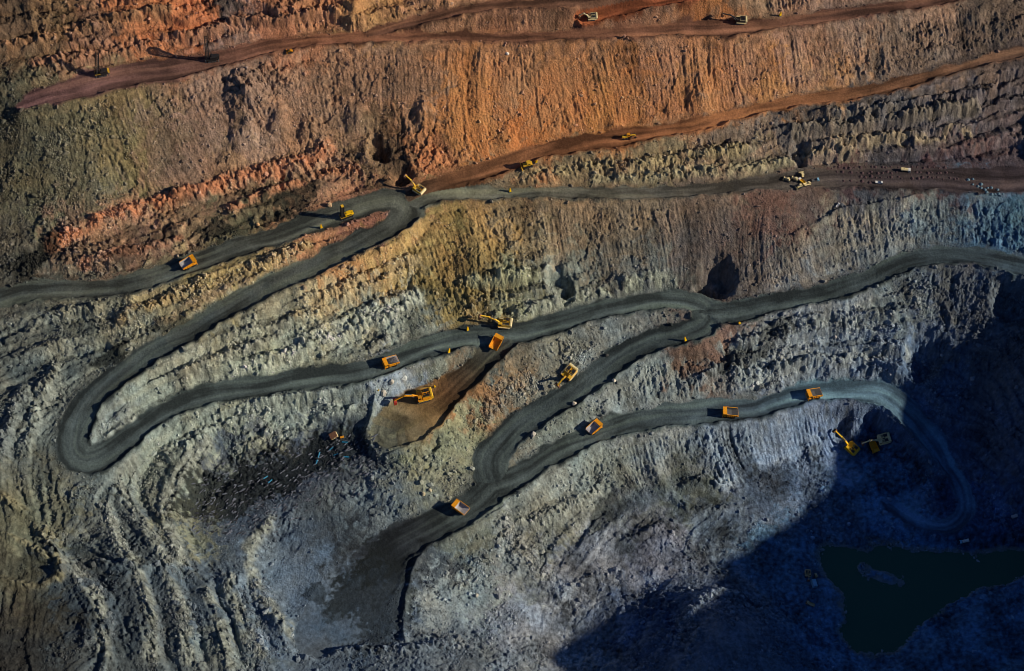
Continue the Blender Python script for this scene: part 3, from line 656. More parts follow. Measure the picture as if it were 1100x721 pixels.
# dark mucky patches lying on the benches
dkp = np.zeros_like(E)
for (u, v, a, b, s) in [(40, 272, 26, 10, .8), (230, 243, 22, 9, .8), (320, 208, 26, 9, .75), (270, 195, 16, 6, .5), (30, 300, 12, 8, .5), (200, 220, 18, 7, .4), (125, 375, 20, 8, .8), (180, 350, 18, 7, .5), (252, 523, 50, 27, .95), (305, 508, 62, 20, .9), (358, 488, 44, 16, .7), (340, 635, 12, 12, .6), (440, 583, 40, 15, .8), (408, 602, 44, 22, .85), (388, 632, 36, 28, .75), (412, 645, 30, 44, .7), (408, 678, 30, 22, .55), (365, 655, 20, 18, .5), (820, 368, 50, 7, .6), (660, 545, 18, 12, .5), (640, 565, 14, 12, .5), (740, 545, 22, 10, .4),(240,10,30,10,.6),(300,235,20,6,.6),(150,262,30,6,.5)]:
    p = hit(u, v)
    dx_ = (GX - p[0] + wx * .8) / (a / 1.6); dy_ = (GY - p[1] + wy * .8 - (GX - p[0]) * .45) / (b / 1.34)
    dkp = np.maximum(dkp, min(1, s * 1.2) * (1 - sstep(.86, 1.12, np.hypot(dx_, dy_) + .55 * hue * .55 + .3 * fine)))
alb = alb * (1 - .84 * dkp[..., None]) + lin((44, 46, 42)) * .4 * dkp[..., None]
# road colour along its length, with wheel-track streaks
for ri, (name, r) in enumerate(ROADS.items()):
    m = (RI == ri) & (E < 6)
    ks = np.array([k for k, c in r['col']]); cc = np.array([lin(c) for k, c in r['col']])
    t = TT[m]
    rc = np.stack([np.interp(t, ks, cc[:, i]) for i in range(3)], 1)
    wl_ = LT[m] + 3.0 * perlin(SS[m] / 55.0, SS[m] * 0 + ri, 799) + 1.2 * perlin(SS[m] / 21.0, LT[m] / 9.0 + ri, 798)
    wide = sstep(13, 18, -(E[m]) + np.abs(LT[m]))
    st1 = perlin(SS[m] / 90.0 + 3 * ri, wl_ * 0.17, 801 + ri) + .5 * perlin(SS[m] / 40.0, wl_ * 0.42, 831 + ri)
    st2 = fbm(GX[m] + wx[m], GY[m] + wy[m], 22.0, 4, 861)
    st3 = perlin(SS[m] / 16.0, wl_ * 1.5, 866)
    tr = np.exp(-((np.abs(wl_ + .8) - 3.8) / 2.2) ** 2) * np.clip(.4 + 1.0 * perlin(SS[m] / 60.0, np.sign(LT[m]) * 2.3, 871), 0, 1.2)
    lane = np.exp(-((wl_ + 2.6 + 1.3 * perlin(SS[m] / 80.0, SS[m] * 0 + 2.7 * ri, 877)) / 2.3) ** 2) * np.clip(.75 + .6 * perlin(SS[m] / 38.0, SS[m] * 0 + 1.3, 878), .2, 1.2)
    berm_shade = np.exp(-((E[m] + 1.5) / 2.2) ** 2) * sstep(-2, -6, DN[m])  # shade of the berm painted along the downhill road edge
    k = 0.86 + (1 - wide) * (0.72 * st1 + .12 * st3 + 0.35 * tr + .6 * lane - .12) + (.40 + .3 * wide) * st2 - .22 * berm_shade
    rc = rc * np.clip(k, .4, 2.2)[:, None]
    ylw = np.clip(st1 + tr * .6, 0, 1)[:, None]
    rc = rc * (1 + ylw * np.array([.06, .06, -.10]))
    wgt = 1 - sstep(-.9, 1.2, E[m] + jit[m] * .8)
    if ri == 1:
        wgt = wgt * sstep(.085, .15, TT[m] + .03 * fbm(GX[m], GY[m], 20.0, 3, 881))
    alb[m] = alb[m] * (1 - wgt[:, None]) + rc * wgt[:, None]
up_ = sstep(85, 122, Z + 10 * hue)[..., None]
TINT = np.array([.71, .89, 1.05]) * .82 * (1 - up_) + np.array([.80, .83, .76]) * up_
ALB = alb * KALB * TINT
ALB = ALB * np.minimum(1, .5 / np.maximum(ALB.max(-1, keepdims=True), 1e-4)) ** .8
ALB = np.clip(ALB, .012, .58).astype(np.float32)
# pale muddy rim just above the pond level
rim_ = (sstep(1.6, .5, Z) * (1 - sstep(100, 130, np.hypot(GX - pn[0], (GY - pn[1]) * 1.4))))[..., None]
ALB = (ALB * (1 - rim_ * .7) + np.array([.20, .23, .22]) * rim_ * .7).astype(np.float32)
# a touch more saturation, as in the rock itself
mean = ALB.mean(-1, keepdims=True)
ALB = np.clip(mean + (ALB - mean) * (SAT - .14 * up_), .01, .6).astype(np.float32)
# ------------------------------------------------------------------ materials
def nodes_of(m):
    m.use_nodes = True
    nt = m.node_tree
    return nt, nt.nodes['Principled BSDF']

def rock_material(name, bump=0.8, rough=0.95):
    m = bpy.data.materials.new(name)
    nt, bs = nodes_of(m)
    at = nt.nodes.new('ShaderNodeAttribute'); at.attribute_name = 'rock'
    tc = nt.nodes.new('ShaderNodeTexCoord')
    n1 = nt.nodes.new('ShaderNodeTexNoise'); n1.inputs['Scale'].default_value = 0.55; n1.inputs['Detail'].default_value = 6; n1.inputs['Roughness'].default_value = 0.75
    nt.links.new(tc.outputs['Object'], n1.inputs['Vector'])
    mr = nt.nodes.new('ShaderNodeMapRange'); mr.inputs[1].default_value = .25; mr.inputs[2].default_value = .75; mr.inputs[3].default_value = .62; mr.inputs[4].default_value = 1.4
    nt.links.new(n1.outputs[0], mr.inputs[0])
    mx = nt.nodes.new('ShaderNodeVectorMath'); mx.operation = 'SCALE'
    nt.links.new(at.outputs['Color'], mx.inputs[0]); nt.links.new(mr.outputs[0], mx.inputs['Scale'])
    nt.links.new(mx.outputs[0], bs.inputs['Base Color'])
    vo = nt.nodes.new('ShaderNodeTexVoronoi'); vo.inputs['Scale'].default_value = 0.7
    nt.links.new(tc.outputs['Object'], vo.inputs['Vector'])
    n2 = nt.nodes.new('ShaderNodeTexNoise'); n2.inputs['Scale'].default_value = 0.9; n2.inputs['Detail'].default_value = 5; n2.inputs['Roughness'].default_value = 0.7
    nt.links.new(tc.outputs['Object'], n2.inputs['Vector'])
    ad = nt.nodes.new('ShaderNodeMath'); ad.operation = 'MULTIPLY_ADD'; ad.inputs[1].default_value = 0.45
    nt.links.new(vo.outputs['Distance'], ad.inputs[0]); nt.links.new(n2.outputs[0], ad.inputs[2])
    bp = nt.nodes.new('ShaderNodeBump'); bp.inputs['Strength'].default_value = bump; bp.inputs['Distance'].default_value = 0.8
    nt.links.new(ad.outputs[0], bp.inputs['Height'])
    nt.links.new(bp.outputs[0], bs.inputs['Normal'])
    bs.inputs['Roughness'].default_value = rough
    bs.inputs['Specular IOR Level'].default_value = 0.15
    return m

def paint(name, rgb, rough=0.55, metal=0.0, dirt=0.45, dirtcol=(70, 62, 52)):
    m = bpy.data.materials.new(name)
    nt, bs = nodes_of(m)
    tc = nt.nodes.new('ShaderNodeTexCoord')
    n1 = nt.nodes.new('ShaderNodeTexNoise'); n1.inputs['Scale'].default_value = 1.1; n1.inputs['Detail'].default_value = 5
    nt.links.new(tc.outputs['Object'], n1.inputs['Vector'])
    mr = nt.nodes.new('ShaderNodeMapRange'); mr.inputs[1].default_value = .42; mr.inputs[2].default_value = .72; mr.inputs[3].default_value = 0; mr.inputs[4].default_value = dirt
    nt.links.new(n1.outputs[0], mr.inputs[0])
    mx = nt.nodes.new('ShaderNodeMix'); mx.data_type = 'RGBA'
    mx.inputs[6].default_value = (*lin(rgb), 1); mx.inputs[7].default_value = (*lin(dirtcol), 1)
    nt.links.new(mr.outputs[0], mx.inputs[0]); nt.links.new(mx.outputs[2], bs.inputs['Base Color'])
    bs.inputs['Roughness'].default_value = rough; bs.inputs['Metallic'].default_value = metal
    return m

M = dict(
 rock=rock_material('rock'), road=rock_material('road_dirt', .35), rubble=rock_material('rubble_rock', .5),
 orange=paint('orange_paint', (246, 166, 20), dirt=.4), yellow=paint('yellow_paint', (246, 196, 48), dirt=.42), cream=paint('cream_paint', (244, 226, 170), dirt=.35), vivid=paint('vivid_yellow_paint', (255, 205, 0), dirt=.15),
 white=paint('white_paint', (232, 232, 228), dirt=.3), liner=paint('worn_bed_steel', (178, 176, 178), dirt=.5, dirtcol=(110, 108, 110)), grey=paint('grey_steel', (92, 94, 96)), dark=paint('dark_steel', (34, 34, 36)), tyre=paint('tyre_rubber', (26, 26, 27), .9, dirt=.5, dirtcol=(62, 60, 56)),
 glass=paint('dark_glass', (14, 18, 22), .12, dirt=0), red=paint('red_paint', (170, 40, 30)), cyan=paint('cyan_pipe', (10, 128, 172), dirt=.3), blue=paint('pale_blue_paint', (140, 195, 225), dirt=.2), rust=paint('rusty_steel', (130, 92, 66)), load=paint('ore_load', (96, 96, 100), .95, dirt=.8, dirtcol=(60, 60, 64)), lamp=paint('lamp_glass', (230, 230, 220), .15, dirt=0), sand=paint('beige_paint', (205, 180, 135), dirt=.3),
)

def pond_material():
    m = bpy.data.materials.new('pond_water')
    nt, bs = nodes_of(m)
    tc = nt.nodes.new('ShaderNodeTexCoord')
    n = nt.nodes.new('ShaderNodeTexNoise'); n.inputs['Scale'].default_value = .03; n.inputs['Detail'].default_value = 3
    nt.links.new(tc.outputs['Object'], n.inputs['Vector'])
    mx = nt.nodes.new('ShaderNodeMix'); mx.data_type = 'RGBA'
    mx.inputs[6].default_value = (.035, .10, .074, 1); mx.inputs[7].default_value = (.045, .12, .082, 1)
    nt.links.new(n.outputs[0], mx.inputs[0]); nt.links.new(mx.outputs[2], bs.inputs['Base Color'])
    n2 = nt.nodes.new('ShaderNodeTexNoise'); n2.inputs['Scale'].default_value = .6
    nt.links.new(tc.outputs['Object'], n2.inputs['Vector'])
    bp = nt.nodes.new('ShaderNodeBump'); bp.inputs['Strength'].default_value = .08; bp.inputs['Distance'].default_value = .1
    nt.links.new(n2.outputs[0], bp.inputs['Height']); nt.links.new(bp.outputs[0], bs.inputs['Normal'])
    bs.inputs['Roughness'].default_value = .3
    bs.inputs['IOR'].default_value = 1.2
    return m
M['water'] = pond_material()

# ------------------------------------------------------------------ meshes from arrays
def grid_object(name, V, F, C, mat, smooth=True):
    me = bpy.data.meshes.new(name)
    nf, k = F.shape
    me.vertices.add(len(V)); me.vertices.foreach_set('co', V.astype(np.float32).ravel())
    me.loops.add(nf * k); me.loops.foreach_set('vertex_index', F.astype(np.int32).ravel())
    me.polygons.add(nf)
    me.polygons.foreach_set('loop_start', np.arange(0, nf * k, k, dtype=np.int32))
    me.update(calc_edges=True)
    if smooth:
        me.polygons.foreach_set('use_smooth', np.ones(nf, bool))
    else:
        me.polygons.foreach_set('use_smooth', np.zeros(nf, bool))
    if C is not None:
        a = me.attributes.new('rock', 'FLOAT_COLOR', 'POINT')
        a.data.foreach_set('color', np.concatenate([C, np.ones((len(C), 1))], 1).astype(np.float32).ravel())
    me.materials.append(mat)
    o = bpy.data.objects.new(name, me)
    COL.objects.link(o)
    return o

def sub(V, C, F):
    u, inv = np.unique(F, return_inverse=True)
    return V[u], inv.reshape(F.shape), C[u]

gr = []
d = 6.0; p = 0.0
while p < 2600:
    p += d; d *= 1.16; gr.append(p)
gr = np.array(gr)
xs = np.concatenate([X0 - gr[::-1], fx, fx[-1] + gr]); ys = np.concatenate([Y0 - gr[::-1], fy, fy[-1] + gr])
K = len(gr)
FXX, FYY = np.meshgrid(xs, ys)
inner = np.zeros(FXX.shape, bool); inner[K:K + NY, K:K + NX] = True
ZF = np.zeros(FXX.shape, np.float32)
ox, oy = FXX[~inner], FYY[~inner]
# outer heights: sample the base surface on a thinner axis set, then interpolate
axx = np.unique(np.concatenate([xs[:K], fx[::10], fx[-1:], xs[K + NX:]])); ayy = np.unique(np.concatenate([ys[:K], fy[::10], fy[-1:], ys[K + NY:]]))
AX, AY = np.meshgrid(axx, ayy)
CZ = rbf(AX, AY).reshape(AX.shape)
rad = np.hypot(AX, AY)
CZ = CZ + (205 - CZ) * sstep(620, 1000, rad)
ix = np.clip(np.searchsorted(axx, ox) - 1, 0, len(axx) - 2); iy = np.clip(np.searchsorted(ayy, oy) - 1, 0, len(ayy) - 2)
tx = (ox - axx[ix]) / (axx[ix + 1] - axx[ix]); ty = (oy - ayy[iy]) / (ayy[iy + 1] - ayy[iy])
zo = (CZ[iy, ix] * (1 - tx) + CZ[iy, ix + 1] * tx) * (1 - ty) + (CZ[iy + 1, ix] * (1 - tx) + CZ[iy + 1, ix + 1] * tx) * ty
oe = np.maximum(np.maximum(X0 - ox, ox - fx[-1]), np.maximum(Y0 - oy, oy - fy[-1]))
zo = zo + sstep(0, 60, oe) * (4 * fbm(ox, oy, 60., 3, 901) + 2 * fbm(ox, oy, 20., 2, 911))
ZF[~inner] = zo
ZF[inner] = Z.ravel()
CF = np.empty((*FXX.shape, 3), np.float32)
CF[inner] = ALB.reshape(-1, 3)
oc = bil(cgx, cgy, CNC, np.clip(ox, X0, X1), np.clip(oy, Y0, Y1)) * KALB
far = sstep(60, 400, oe)[:, None]
CF[~inner] = oc * (1 - far) + np.array([.19, .15, .11]) * far
VV = np.stack([FXX, FYY, ZF], -1).reshape(-1, 3)
CC = CF.reshape(-1, 3)
ny, nx = FXX.shape
idx = np.arange(ny * nx).reshape(ny, nx)
FF = np.stack([idx[:-1, :-1], idx[:-1, 1:], idx[1:, 1:], idx[1:, :-1]], -1)
lab = np.full((ny - 1, nx - 1), -1, np.int8)
e4 = (E[:-1, :-1] + E[1:, :-1] + E[:-1, 1:] + E[1:, 1:]) / 4
lab[K:K + NY - 1, K:K + NX - 1] = np.where(e4 < -0.2, RI[:-1, :-1], -1)
def structure(o):
    o['kind'] = 'structure'
    return o
v_, f_, c_ = sub(VV, CC, FF[lab == -1])
structure(grid_object('terrain', v_, f_, c_, M['rock']))
for ri, name in enumerate(ROADS):
    v_, f_, c_ = sub(VV, CC, FF[lab == ri])
    if len(f_):
        structure(grid_object('haul_road', v_, f_, c_, M['road']))

# pond
pp = [(868, 576), (940, 570), (1000, 575), (1060, 579), (1125, 580), (1125, 640), (1050, 650), (1005, 680), (980, 712), (920, 722), (888, 700), (890, 660), (876, 630), (864, 600)]
pv = [Vector((*unp(u, v, 0), 0)) for u, v in pp]
me = bpy.data.meshes.new('pond_water')
me.from_pydata(pv, [], [list(range(len(pv)))[::-1]])
me.update()
if me.polygons[0].normal.z < 0:
    me.flip_normals()
me.materials.append(M['water'])
po = bpy.data.objects.new('pond_water', me); COL.objects.link(po); structure(po)

# ------------------------------------------------------------------ loose rubble over the slopes
def ico(sub_=1):
    bm = bmesh.new(); bmesh.ops.create_icosphere(bm, subdivisions=sub_, radius=1.0)
    V = np.array([v.co[:] for v in bm.verts]); F = np.array([[v.index for v in f.verts] for f in bm.faces]); bm.free()
    return V, F
IV, IF = ico(1)
NR = N_RUBBLE
mg = 30
rx = RNG.uniform(X0 + mg, X1 - mg, NR * 9); ry = RNG.uniform(Y0 + mg, Y1 - mg, NR * 9)
clus = sstep(-.1, .6, fbm(rx, ry, 24., 4, 951)) * 1.4
pr = bil(fx, fy, (RUBB * OFF), rx, ry) * (0.15 + clus) * (.35 + .65 * bil(fx, fy, FACE.astype(np.float32), rx, ry))
# spilled rock along road shoulders
pr = np.maximum(pr, .30 * np.exp(-((bil(fx, fy, E, rx, ry) - .9) / 1.1) ** 2))
sel = np.nonzero(RNG.random(len(rx)) < pr * .9)[0][:NR]
rx, ry = rx[sel], ry[sel]
n = len(rx)
size = np.minimum(0.30 * (RNG.random(n) ** -0.36), 1.9) * (0.5 + .8 * bil(fx, fy, RUBB, rx, ry))
rz = zat(rx, ry)
an = RNG.uniform(0, 2 * np.pi, (n, 3))
def rotm(a):
    ca, sa = np.cos(a), np.sin(a)
    z = np.zeros(len(a)); o1 = np.ones(len(a))
    Rz = np.stack([ca[:, 0], -sa[:, 0], z, sa[:, 0], ca[:, 0], z, z, z, o1], -1).reshape(-1, 3, 3)
    Rx = np.stack([o1, z, z, z, ca[:, 1], -sa[:, 1], z, sa[:, 1], ca[:, 1]], -1).reshape(-1, 3, 3)
    return Rz @ Rx
R3 = rotm(an)
sc3 = size[:, None] * np.stack([RNG.uniform(.7, 1.25, n), RNG.uniform(.6, 1.0, n), RNG.uniform(.5, .9, n)], -1)
vv = IV[None] * RNG.uniform(.6, 1.3, (n, len(IV), 1)) * sc3[:, None, :]
vv = np.einsum('nij,nkj->nki', R3, vv)
vv[..., 0] += rx[:, None]; vv[..., 1] += ry[:, None]; vv[..., 2] += (rz + size * .22)[:, None]
rf = IF[None] + (np.arange(n) * len(IV))[:, None, None]
rcx = bil(fx, fy, ALB, rx, ry)
rcx = rcx * RNG.uniform(.8, 1.7, (n, 1))
g_ = rcx.mean(1, keepdims=True); rcx = np.clip(g_ + (rcx - g_) * .8, .02, .6)
# broken slabs strewn over the dark floor, lying along its strike
sl_n = 900
su = RNG.uniform(205, 405, sl_n); sv = RNG.uniform(468, 575, sl_n)
dd_ = np.abs((sv - 520) + (su - 305) * .42) / 42
okk = RNG.random(sl_n) < np.clip(1.25 - dd_, 0, 1)
hp = np.array([hit(a, b) for a, b in zip(su[okk], sv[okk])])
m_ = len(hp)
ssz = np.stack([RNG.uniform(.8, 2.6, m_), RNG.uniform(.35, .8, m_), RNG.uniform(.3, .6, m_)], 1)
aa = RNG.normal(.62, .35, m_)
sv_ = IV[None] * RNG.uniform(.75, 1.2, (m_, len(IV), 1)) * ssz[:, None, :]
ca, sa = np.cos(aa)[:, None], np.sin(aa)[:, None]
sv_ = np.stack([sv_[..., 0] * ca - sv_[..., 1] * sa, sv_[..., 0] * sa + sv_[..., 1] * ca, sv_[..., 2]], -1) + hp[:, None, :] + np.array([0, 0, .15])
vv = np.concatenate([vv, sv_]); rf = np.concatenate([rf, IF[None] + (np.arange(m_) * len(IV) + n * len(IV))[:, None, None]])
tone = RNG.uniform(.35, 1.5, (m_, 1)) * lin((92, 98, 108))[None]
rcx = np.concatenate([rcx, np.clip(tone, .01, .5)])
rub = grid_object('rubble', vv.reshape(-1, 3), rf.reshape(-1, 3), np.repeat(rcx, len(IV), 0), M['rubble'], smooth=False)
rub['kind'] = 'stuff'
print('rubble', n, 'terrain verts', len(VV))
# ================================================================== machines and small things
class MB:
    def __init__(s): s.v = []; s.f = []
    def add(s, V, F):
        k = len(s.v); s.v += [tuple(p) for p in V]; s.f += [tuple(i + k for i in f) for f in F]; return s
    def box(s, c, d, yaw=0.0, bev=0.06):
        """bevelled box: centre, size, turn about the upright axis"""
        x, y, z = d[0] / 2, d[1] / 2, d[2] / 2
        b = min(bev, x * .45, y * .45, z * .45)
        V = []
        for (zz, in_) in ((-z, b), (-z + b, 0), (z - b, 0), (z, b)):
            X, Y = x - in_, y - in_
            c_ = b if True else 0
            for (px, py) in ((-X + c_, -Y), (X - c_, -Y), (X, -Y + c_), (X, Y - c_), (X - c_, Y), (-X + c_, Y), (-X, Y - c_), (-X, -Y + c_)):
                ca, sa = math.cos(yaw), math.sin(yaw)
                V.append((c[0] + px * ca - py * sa, c[1] + px * sa + py * ca, c[2] + zz))
        F = [tuple(range(7, -1, -1)), tuple(range(24, 32))]
        for l in range(3):
            for i in range(8):
                a, b2 = l * 8 + i, l * 8 + (i + 1) % 8
                F.append((a, b2, b2 + 8, a + 8))
        return s.add(V, F)
    def prism(s, poly, y0, y1):
        """polygon in x, z pushed out along y"""
        n = len(poly)
        area = sum(poly[i][0] * poly[(i + 1) % n][1] - poly[(i + 1) % n][0] * poly[i][1] for i in range(n))
        if area < 0: poly = poly[::-1]
        V = [(x, y0, z) for x, z in poly] + [(x, y1, z) for x, z in poly]
        F = [tuple(range(n)), tuple(range(2 * n - 1, n - 1, -1))] + [(i, i + n, (i + 1) % n + n, (i + 1) % n) for i in range(n)]
        return s.add(V, F)
    def tube(s, a, b, r0, r1=None, n=10):
        r1 = r0 if r1 is None else r1
        a, b = Vector(a), Vector(b); d = (b - a).normalized()
        u = d.orthogonal().normalized(); w_ = d.cross(u)
        V = [];
        for p, r in ((a, r0), (b, r1)):
            V += [p + (u * math.cos(2 * math.pi * i / n) + w_ * math.sin(2 * math.pi * i / n)) * r for i in range(n)]
        return s.add(V, [tuple(range(n - 1, -1, -1)), tuple(range(n, 2 * n))] + [(i, (i + 1) % n, (i + 1) % n + n, i + n) for i in range(n)])
    def wheel(s, c, prof, n=20):
        """lathe about the y axis: prof = [(radius, y)]"""
        m = len(prof); V = []
        for i in range(n):
            a = 2 * math.pi * i / n
            V += [(c[0] + r * math.cos(a), c[1] + y, c[2] + r * math.sin(a)) for r, y in prof]
        F = []
        for i in range(n):
            j = (i + 1) % n
            F += [(i * m + k, j * m + k, j * m + k + 1, i * m + k + 1) for k in range(m - 1)]
        F += [tuple(i * m for i in range(n))[::-1], tuple(i * m + m - 1 for i in range(n))]
        return s.add(V, F)
    def bar(s, a, b, w_, h):
        """rectangular beam between two points"""
        a, b = Vector(a), Vector(b); d = (b - a).normalized()
        side = Vector((0, 0, 1)).cross(d)
        side = side.normalized() if side.length > 1e-3 else Vector((0, 1, 0))
        up = d.cross(side)
        V = [p + side * sx * w_ / 2 + up * sz * h / 2 for p in (a, b) for sx, sz in ((-1, -1), (1, -1), (1, 1), (-1, 1))]
        return s.add(V, [(3, 2, 1, 0), (4, 5, 6, 7), (0, 1, 5, 4), (1, 2, 6, 5), (2, 3, 7, 6), (3, 0, 4, 7)])
    def build(s, name, mat, parent=None, label=None, smooth=False):
        me_ = bpy.data.meshes.new(name)
        me_.from_pydata(s.v, [], s.f)
        bm = bmesh.new(); bm.from_mesh(me_); bmesh.ops.recalc_face_normals(bm, faces=bm.faces); bm.to_mesh(me_); bm.free()
        me_.materials.append(M[mat])
        if smooth:
            me_.polygons.foreach_set('use_smooth', [True] * len(me_.polygons))
        o = bpy.data.objects.new(name, me_); COL.objects.link(o)
        if parent: o.parent = parent
        if label: o['label'] = label
        return o

def thing(name, label, cat, group=None):
    o = bpy.data.objects.new(name, None); COL.objects.link(o); o.empty_display_size = 1
    o['label'] = label; o['category'] = cat
    if group: o['group'] = group
    return o

def kids_of(o):
    return list(o.children)
def copy_tree2(o, parent):
    c = o.copy(); COL.objects.link(c); c.parent = parent
    for k in kids_of(o):
        copy_tree2(k, c)
def clone(o, label):
    c = o.copy(); COL.objects.link(c)
    for k in kids_of(o):
        copy_tree2(k, c)
    c['label'] = label
    return c

def place(o, u, v, head, span=(4.0, 2.4), scale=1.0, lift=0.0):
    """stand a thing on the ground seen at photo pixel (u, v), turned to an image heading, tilted with the ground"""
    p = hit(u, v)
    a = math.atan2(-head[1] / 0.84, head[0])
    f = np.array([math.cos(a), math.sin(a)]); l = np.array([-f[1], f[0]])
    q = lambda i, j: float(zat(*(p[:2] + f * i * span[0] + l * j * span[1])))
    zf, zb, zl, zr, zc = q(1, 0), q(-1, 0), q(0, 1), q(0, -1), q(0, 0)
    X = Vector((f[0] * 2 * span[0], f[1] * 2 * span[0], np.clip(zf - zb, -span[0] * .7, span[0] * .7))).normalized()
    Y = Vector((l[0] * 2 * span[1], l[1] * 2 * span[1], np.clip(zl - zr, -span[1] * .5, span[1] * .5))).normalized()
    N = X.cross(Y).normalized(); Y = N.cross(X)
    m = Matrix((X, Y, N)).transposed().to_4x4()
    m.translation = Vector((p[0], p[1], (zf + zb + zl + zr + zc) / 5 + lift))
    o.matrix_world = m @ Matrix.Scale(scale, 4)
    return o

def rail(mb, pts, h=1.0, r=.05):
    for a, b in zip(pts[:-1], pts[1:]):
        L = (Vector(b) - Vector(a)).length
        k = max(1, int(L / 1.3))
        for i in range(k + 1):
            q = Vector(a).lerp(Vector(b), i / k)
            mb.tube(q, q + Vector((0, 0, h)), r, n=5)
        for hh in (h * .55, h):
            mb.tube(Vector(a) + Vector((0, 0, hh)), Vector(b) + Vector((0, 0, hh)), r, n=5)

# ------------------------------------------------------------------ dump truck (front towards +x)
def dump_truck(label, liner='liner', loaded=False):
    t = thing('dump_truck', label, 'dump truck', 'orange haul trucks working on the mine roads')
    MB().box((0.3, 0, 1.55), (9.4, 1.9, .75)).box((-2.3, 0, 1.45), (1.4, 4.4, .9)).box((3.0, 0, 1.3), (.8, 4.6, .6)).build('chassis', 'dark', t)
    h = MB().box((4.15, 0, 2.25), (2.3, 2.9, 1.7)).box((4.0, 0, 3.18), (2.9, 6.2, .22)).box((5.25, 0, 1.15), (.5, 6.0, .7))
    h.box((3.9, -2.55, 2.5), (1.6, .9, 1.2)).box((3.9, 2.55, 2.5), (1.6, .9, 1.2))
    hood = h.build('front_deck', 'orange', t)
    g = MB()
    for i in range(9): g.box((5.34, 0, 1.6 + i * .16), (.12, 2.3, .09), bev=.01)
    g.build('radiator_grille', 'dark', t)
    for s_ in (-1, 1):
        MB().tube((5.44, s_ * 2.3, 1.4), (5.56, s_ * 2.3, 1.4), .22, n=12).build('headlight', 'lamp', t)
    c = MB().prism([(2.9, 3.3), (4.9, 3.3), (5.15, 4.0), (4.75, 5.0), (2.9, 5.0)], 1.05, 2.85).build('cab', 'orange', t)
    MB().prism([(4.99, 3.72), (5.18, 4.0), (4.82, 4.84), (4.74, 4.8)], 1.2, 2.7).build('windscreen', 'glass', c)
    for yy in (1.0, 2.82):
        MB().prism([(3.2, 3.95), (4.7, 3.95), (4.5, 4.8), (3.2, 4.8)], yy, yy + .08).build('side_window', 'glass', c)
    MB().box((3.4, -1.6, 3.75), (1.5, 1.3, .9)).box((3.5, 0, 3.55), (1.1, .9, .5)).build('air_cleaner', 'dark', t)
    r_ = MB(); rail(r_, [(2.9, -2.95, 3.3), (5.3, -2.95, 3.3), (5.3, .9, 3.3)], 1.05, .04)
    r_.build('railing', 'orange', t)
    ld = MB()
    for s_ in (-1.4, -.9): ld.bar((5.75, s_ * 1.6, .9), (5.45, s_ * 1.6, 3.3), .07, .07)
    for i in range(6): ld.bar((5.72 - i * .045, -2.24, 1.1 + i * .4), (5.72 - i * .045, -1.44, 1.1 + i * .4), .06, .06)
    ld.build('ladder', 'orange', t)
    # dump body: sides, floor, front wall, canopy over the cab
    W = 3.25
    b = MB()
    side = [(-5.5, 3.3), (-1.0, 2.45), (2.2, 2.75), (2.75, 5.55), (-4.9, 4.75)]
    for y0, y1 in ((-W, -W + .16), (W - .16, W)): b.prism(side, y0, y1)
    b.prism([(-5.6, 3.15), (-1.0, 2.3), (2.3, 2.6), (2.2, 2.75), (-1.0, 2.46), (-5.5, 3.3)], -W + .16, W - .16)
    b.prism([(2.2, 2.75), (2.36, 2.75), (2.92, 5.5), (2.76, 5.5)], -W + .16, W - .16)
    b.prism([(2.7, 5.52), (5.5, 5.72), (5.55, 5.9), (2.7, 5.74)], -W, W)
    for y0 in (-W, W - .1): b.prism([(2.75, 5.74), (5.5, 5.9), (5.4, 6.05), (2.75, 6.1)], y0, y0 + .1)
    for i in range(6):                                     # outside ribs and top rails
        x = -4.6 + i * 1.35
        zb_ = 2.5 + max(0, -1.0 - x) * .19; zt = 4.75 + (x + 4.9) * .105
        for s_ in (-1, 1): b.bar((x, s_ * (W + .09), zb_ + .1), (x + .1, s_ * (W + .09), zt), .3, .2)
    for s_ in (-1, 1): b.bar((-4.95, s_ * W, 4.78), (2.8, s_ * W, 5.6), .34, .22)
    body = b.build('dump_body', 'orange', t)
    li = MB().prism([(-5.45, 3.32), (-1.0, 2.48), (2.18, 2.77), (2.18, 2.82), (-1.0, 2.53), (-5.45, 3.37)], -W + .18, W - .18)
    for s_ in (-1, 1):
        y = s_ * (W - .2)
        li.prism([(-5.3, 3.4), (-1.0, 2.55), (2.15, 2.85), (2.6, 5.35), (-4.8, 4.66)], y - .02, y + .02)
    li.prism([(2.12, 2.85), (2.17, 2.85), (2.68, 5.4), (2.63, 5.4)], -W + .24, W - .24)
    li.build('bed_liner', liner, body)
    if loaded:
        bm = bmesh.new(); bmesh.ops.create_grid(bm, x_segments=26, y_segments=20, size=.5)
        for v_ in bm.verts:
            x, y = v_.co.x * 6.6 - 1.1, v_.co.y * 6.0
            e_ = max(0, 1 - (abs(v_.co.x) * 2) ** 3) * max(0, 1 - (abs(v_.co.y) * 2) ** 3)
            v_.co = (x, y, 3.35 + 1.25 * e_ ** .6 + random.uniform(-.16, .16))
        me_ = bpy.data.meshes.new('ore_load'); bm.to_mesh(me_); bm.free(); me_.materials.append(M['load'])
        o = bpy.data.objects.new('ore_load', me_); COL.objects.link(o); o.parent = t
    tyre = [(.62, -.4), (1.2, -.42), (1.34, -.3), (1.36, 0), (1.34, .3), (1.2, .42), (.62, .4)]
    rim = [(.15, -.30), (.6, -.36), (.66, -.3), (.66, .3), (.6, .36), (.15, .30)]
    for x, ys in ((3.0, (-2.55, 2.55)), (-2.3, (-2.72, -1.78, 1.78, 2.72))):
        for y in ys:
            w_ = MB().wheel((x, y, 1.36), tyre).build('wheel', 'tyre', t)
            MB().wheel((x, y, 1.36), rim, 14).build('rim', 'orange', w_)
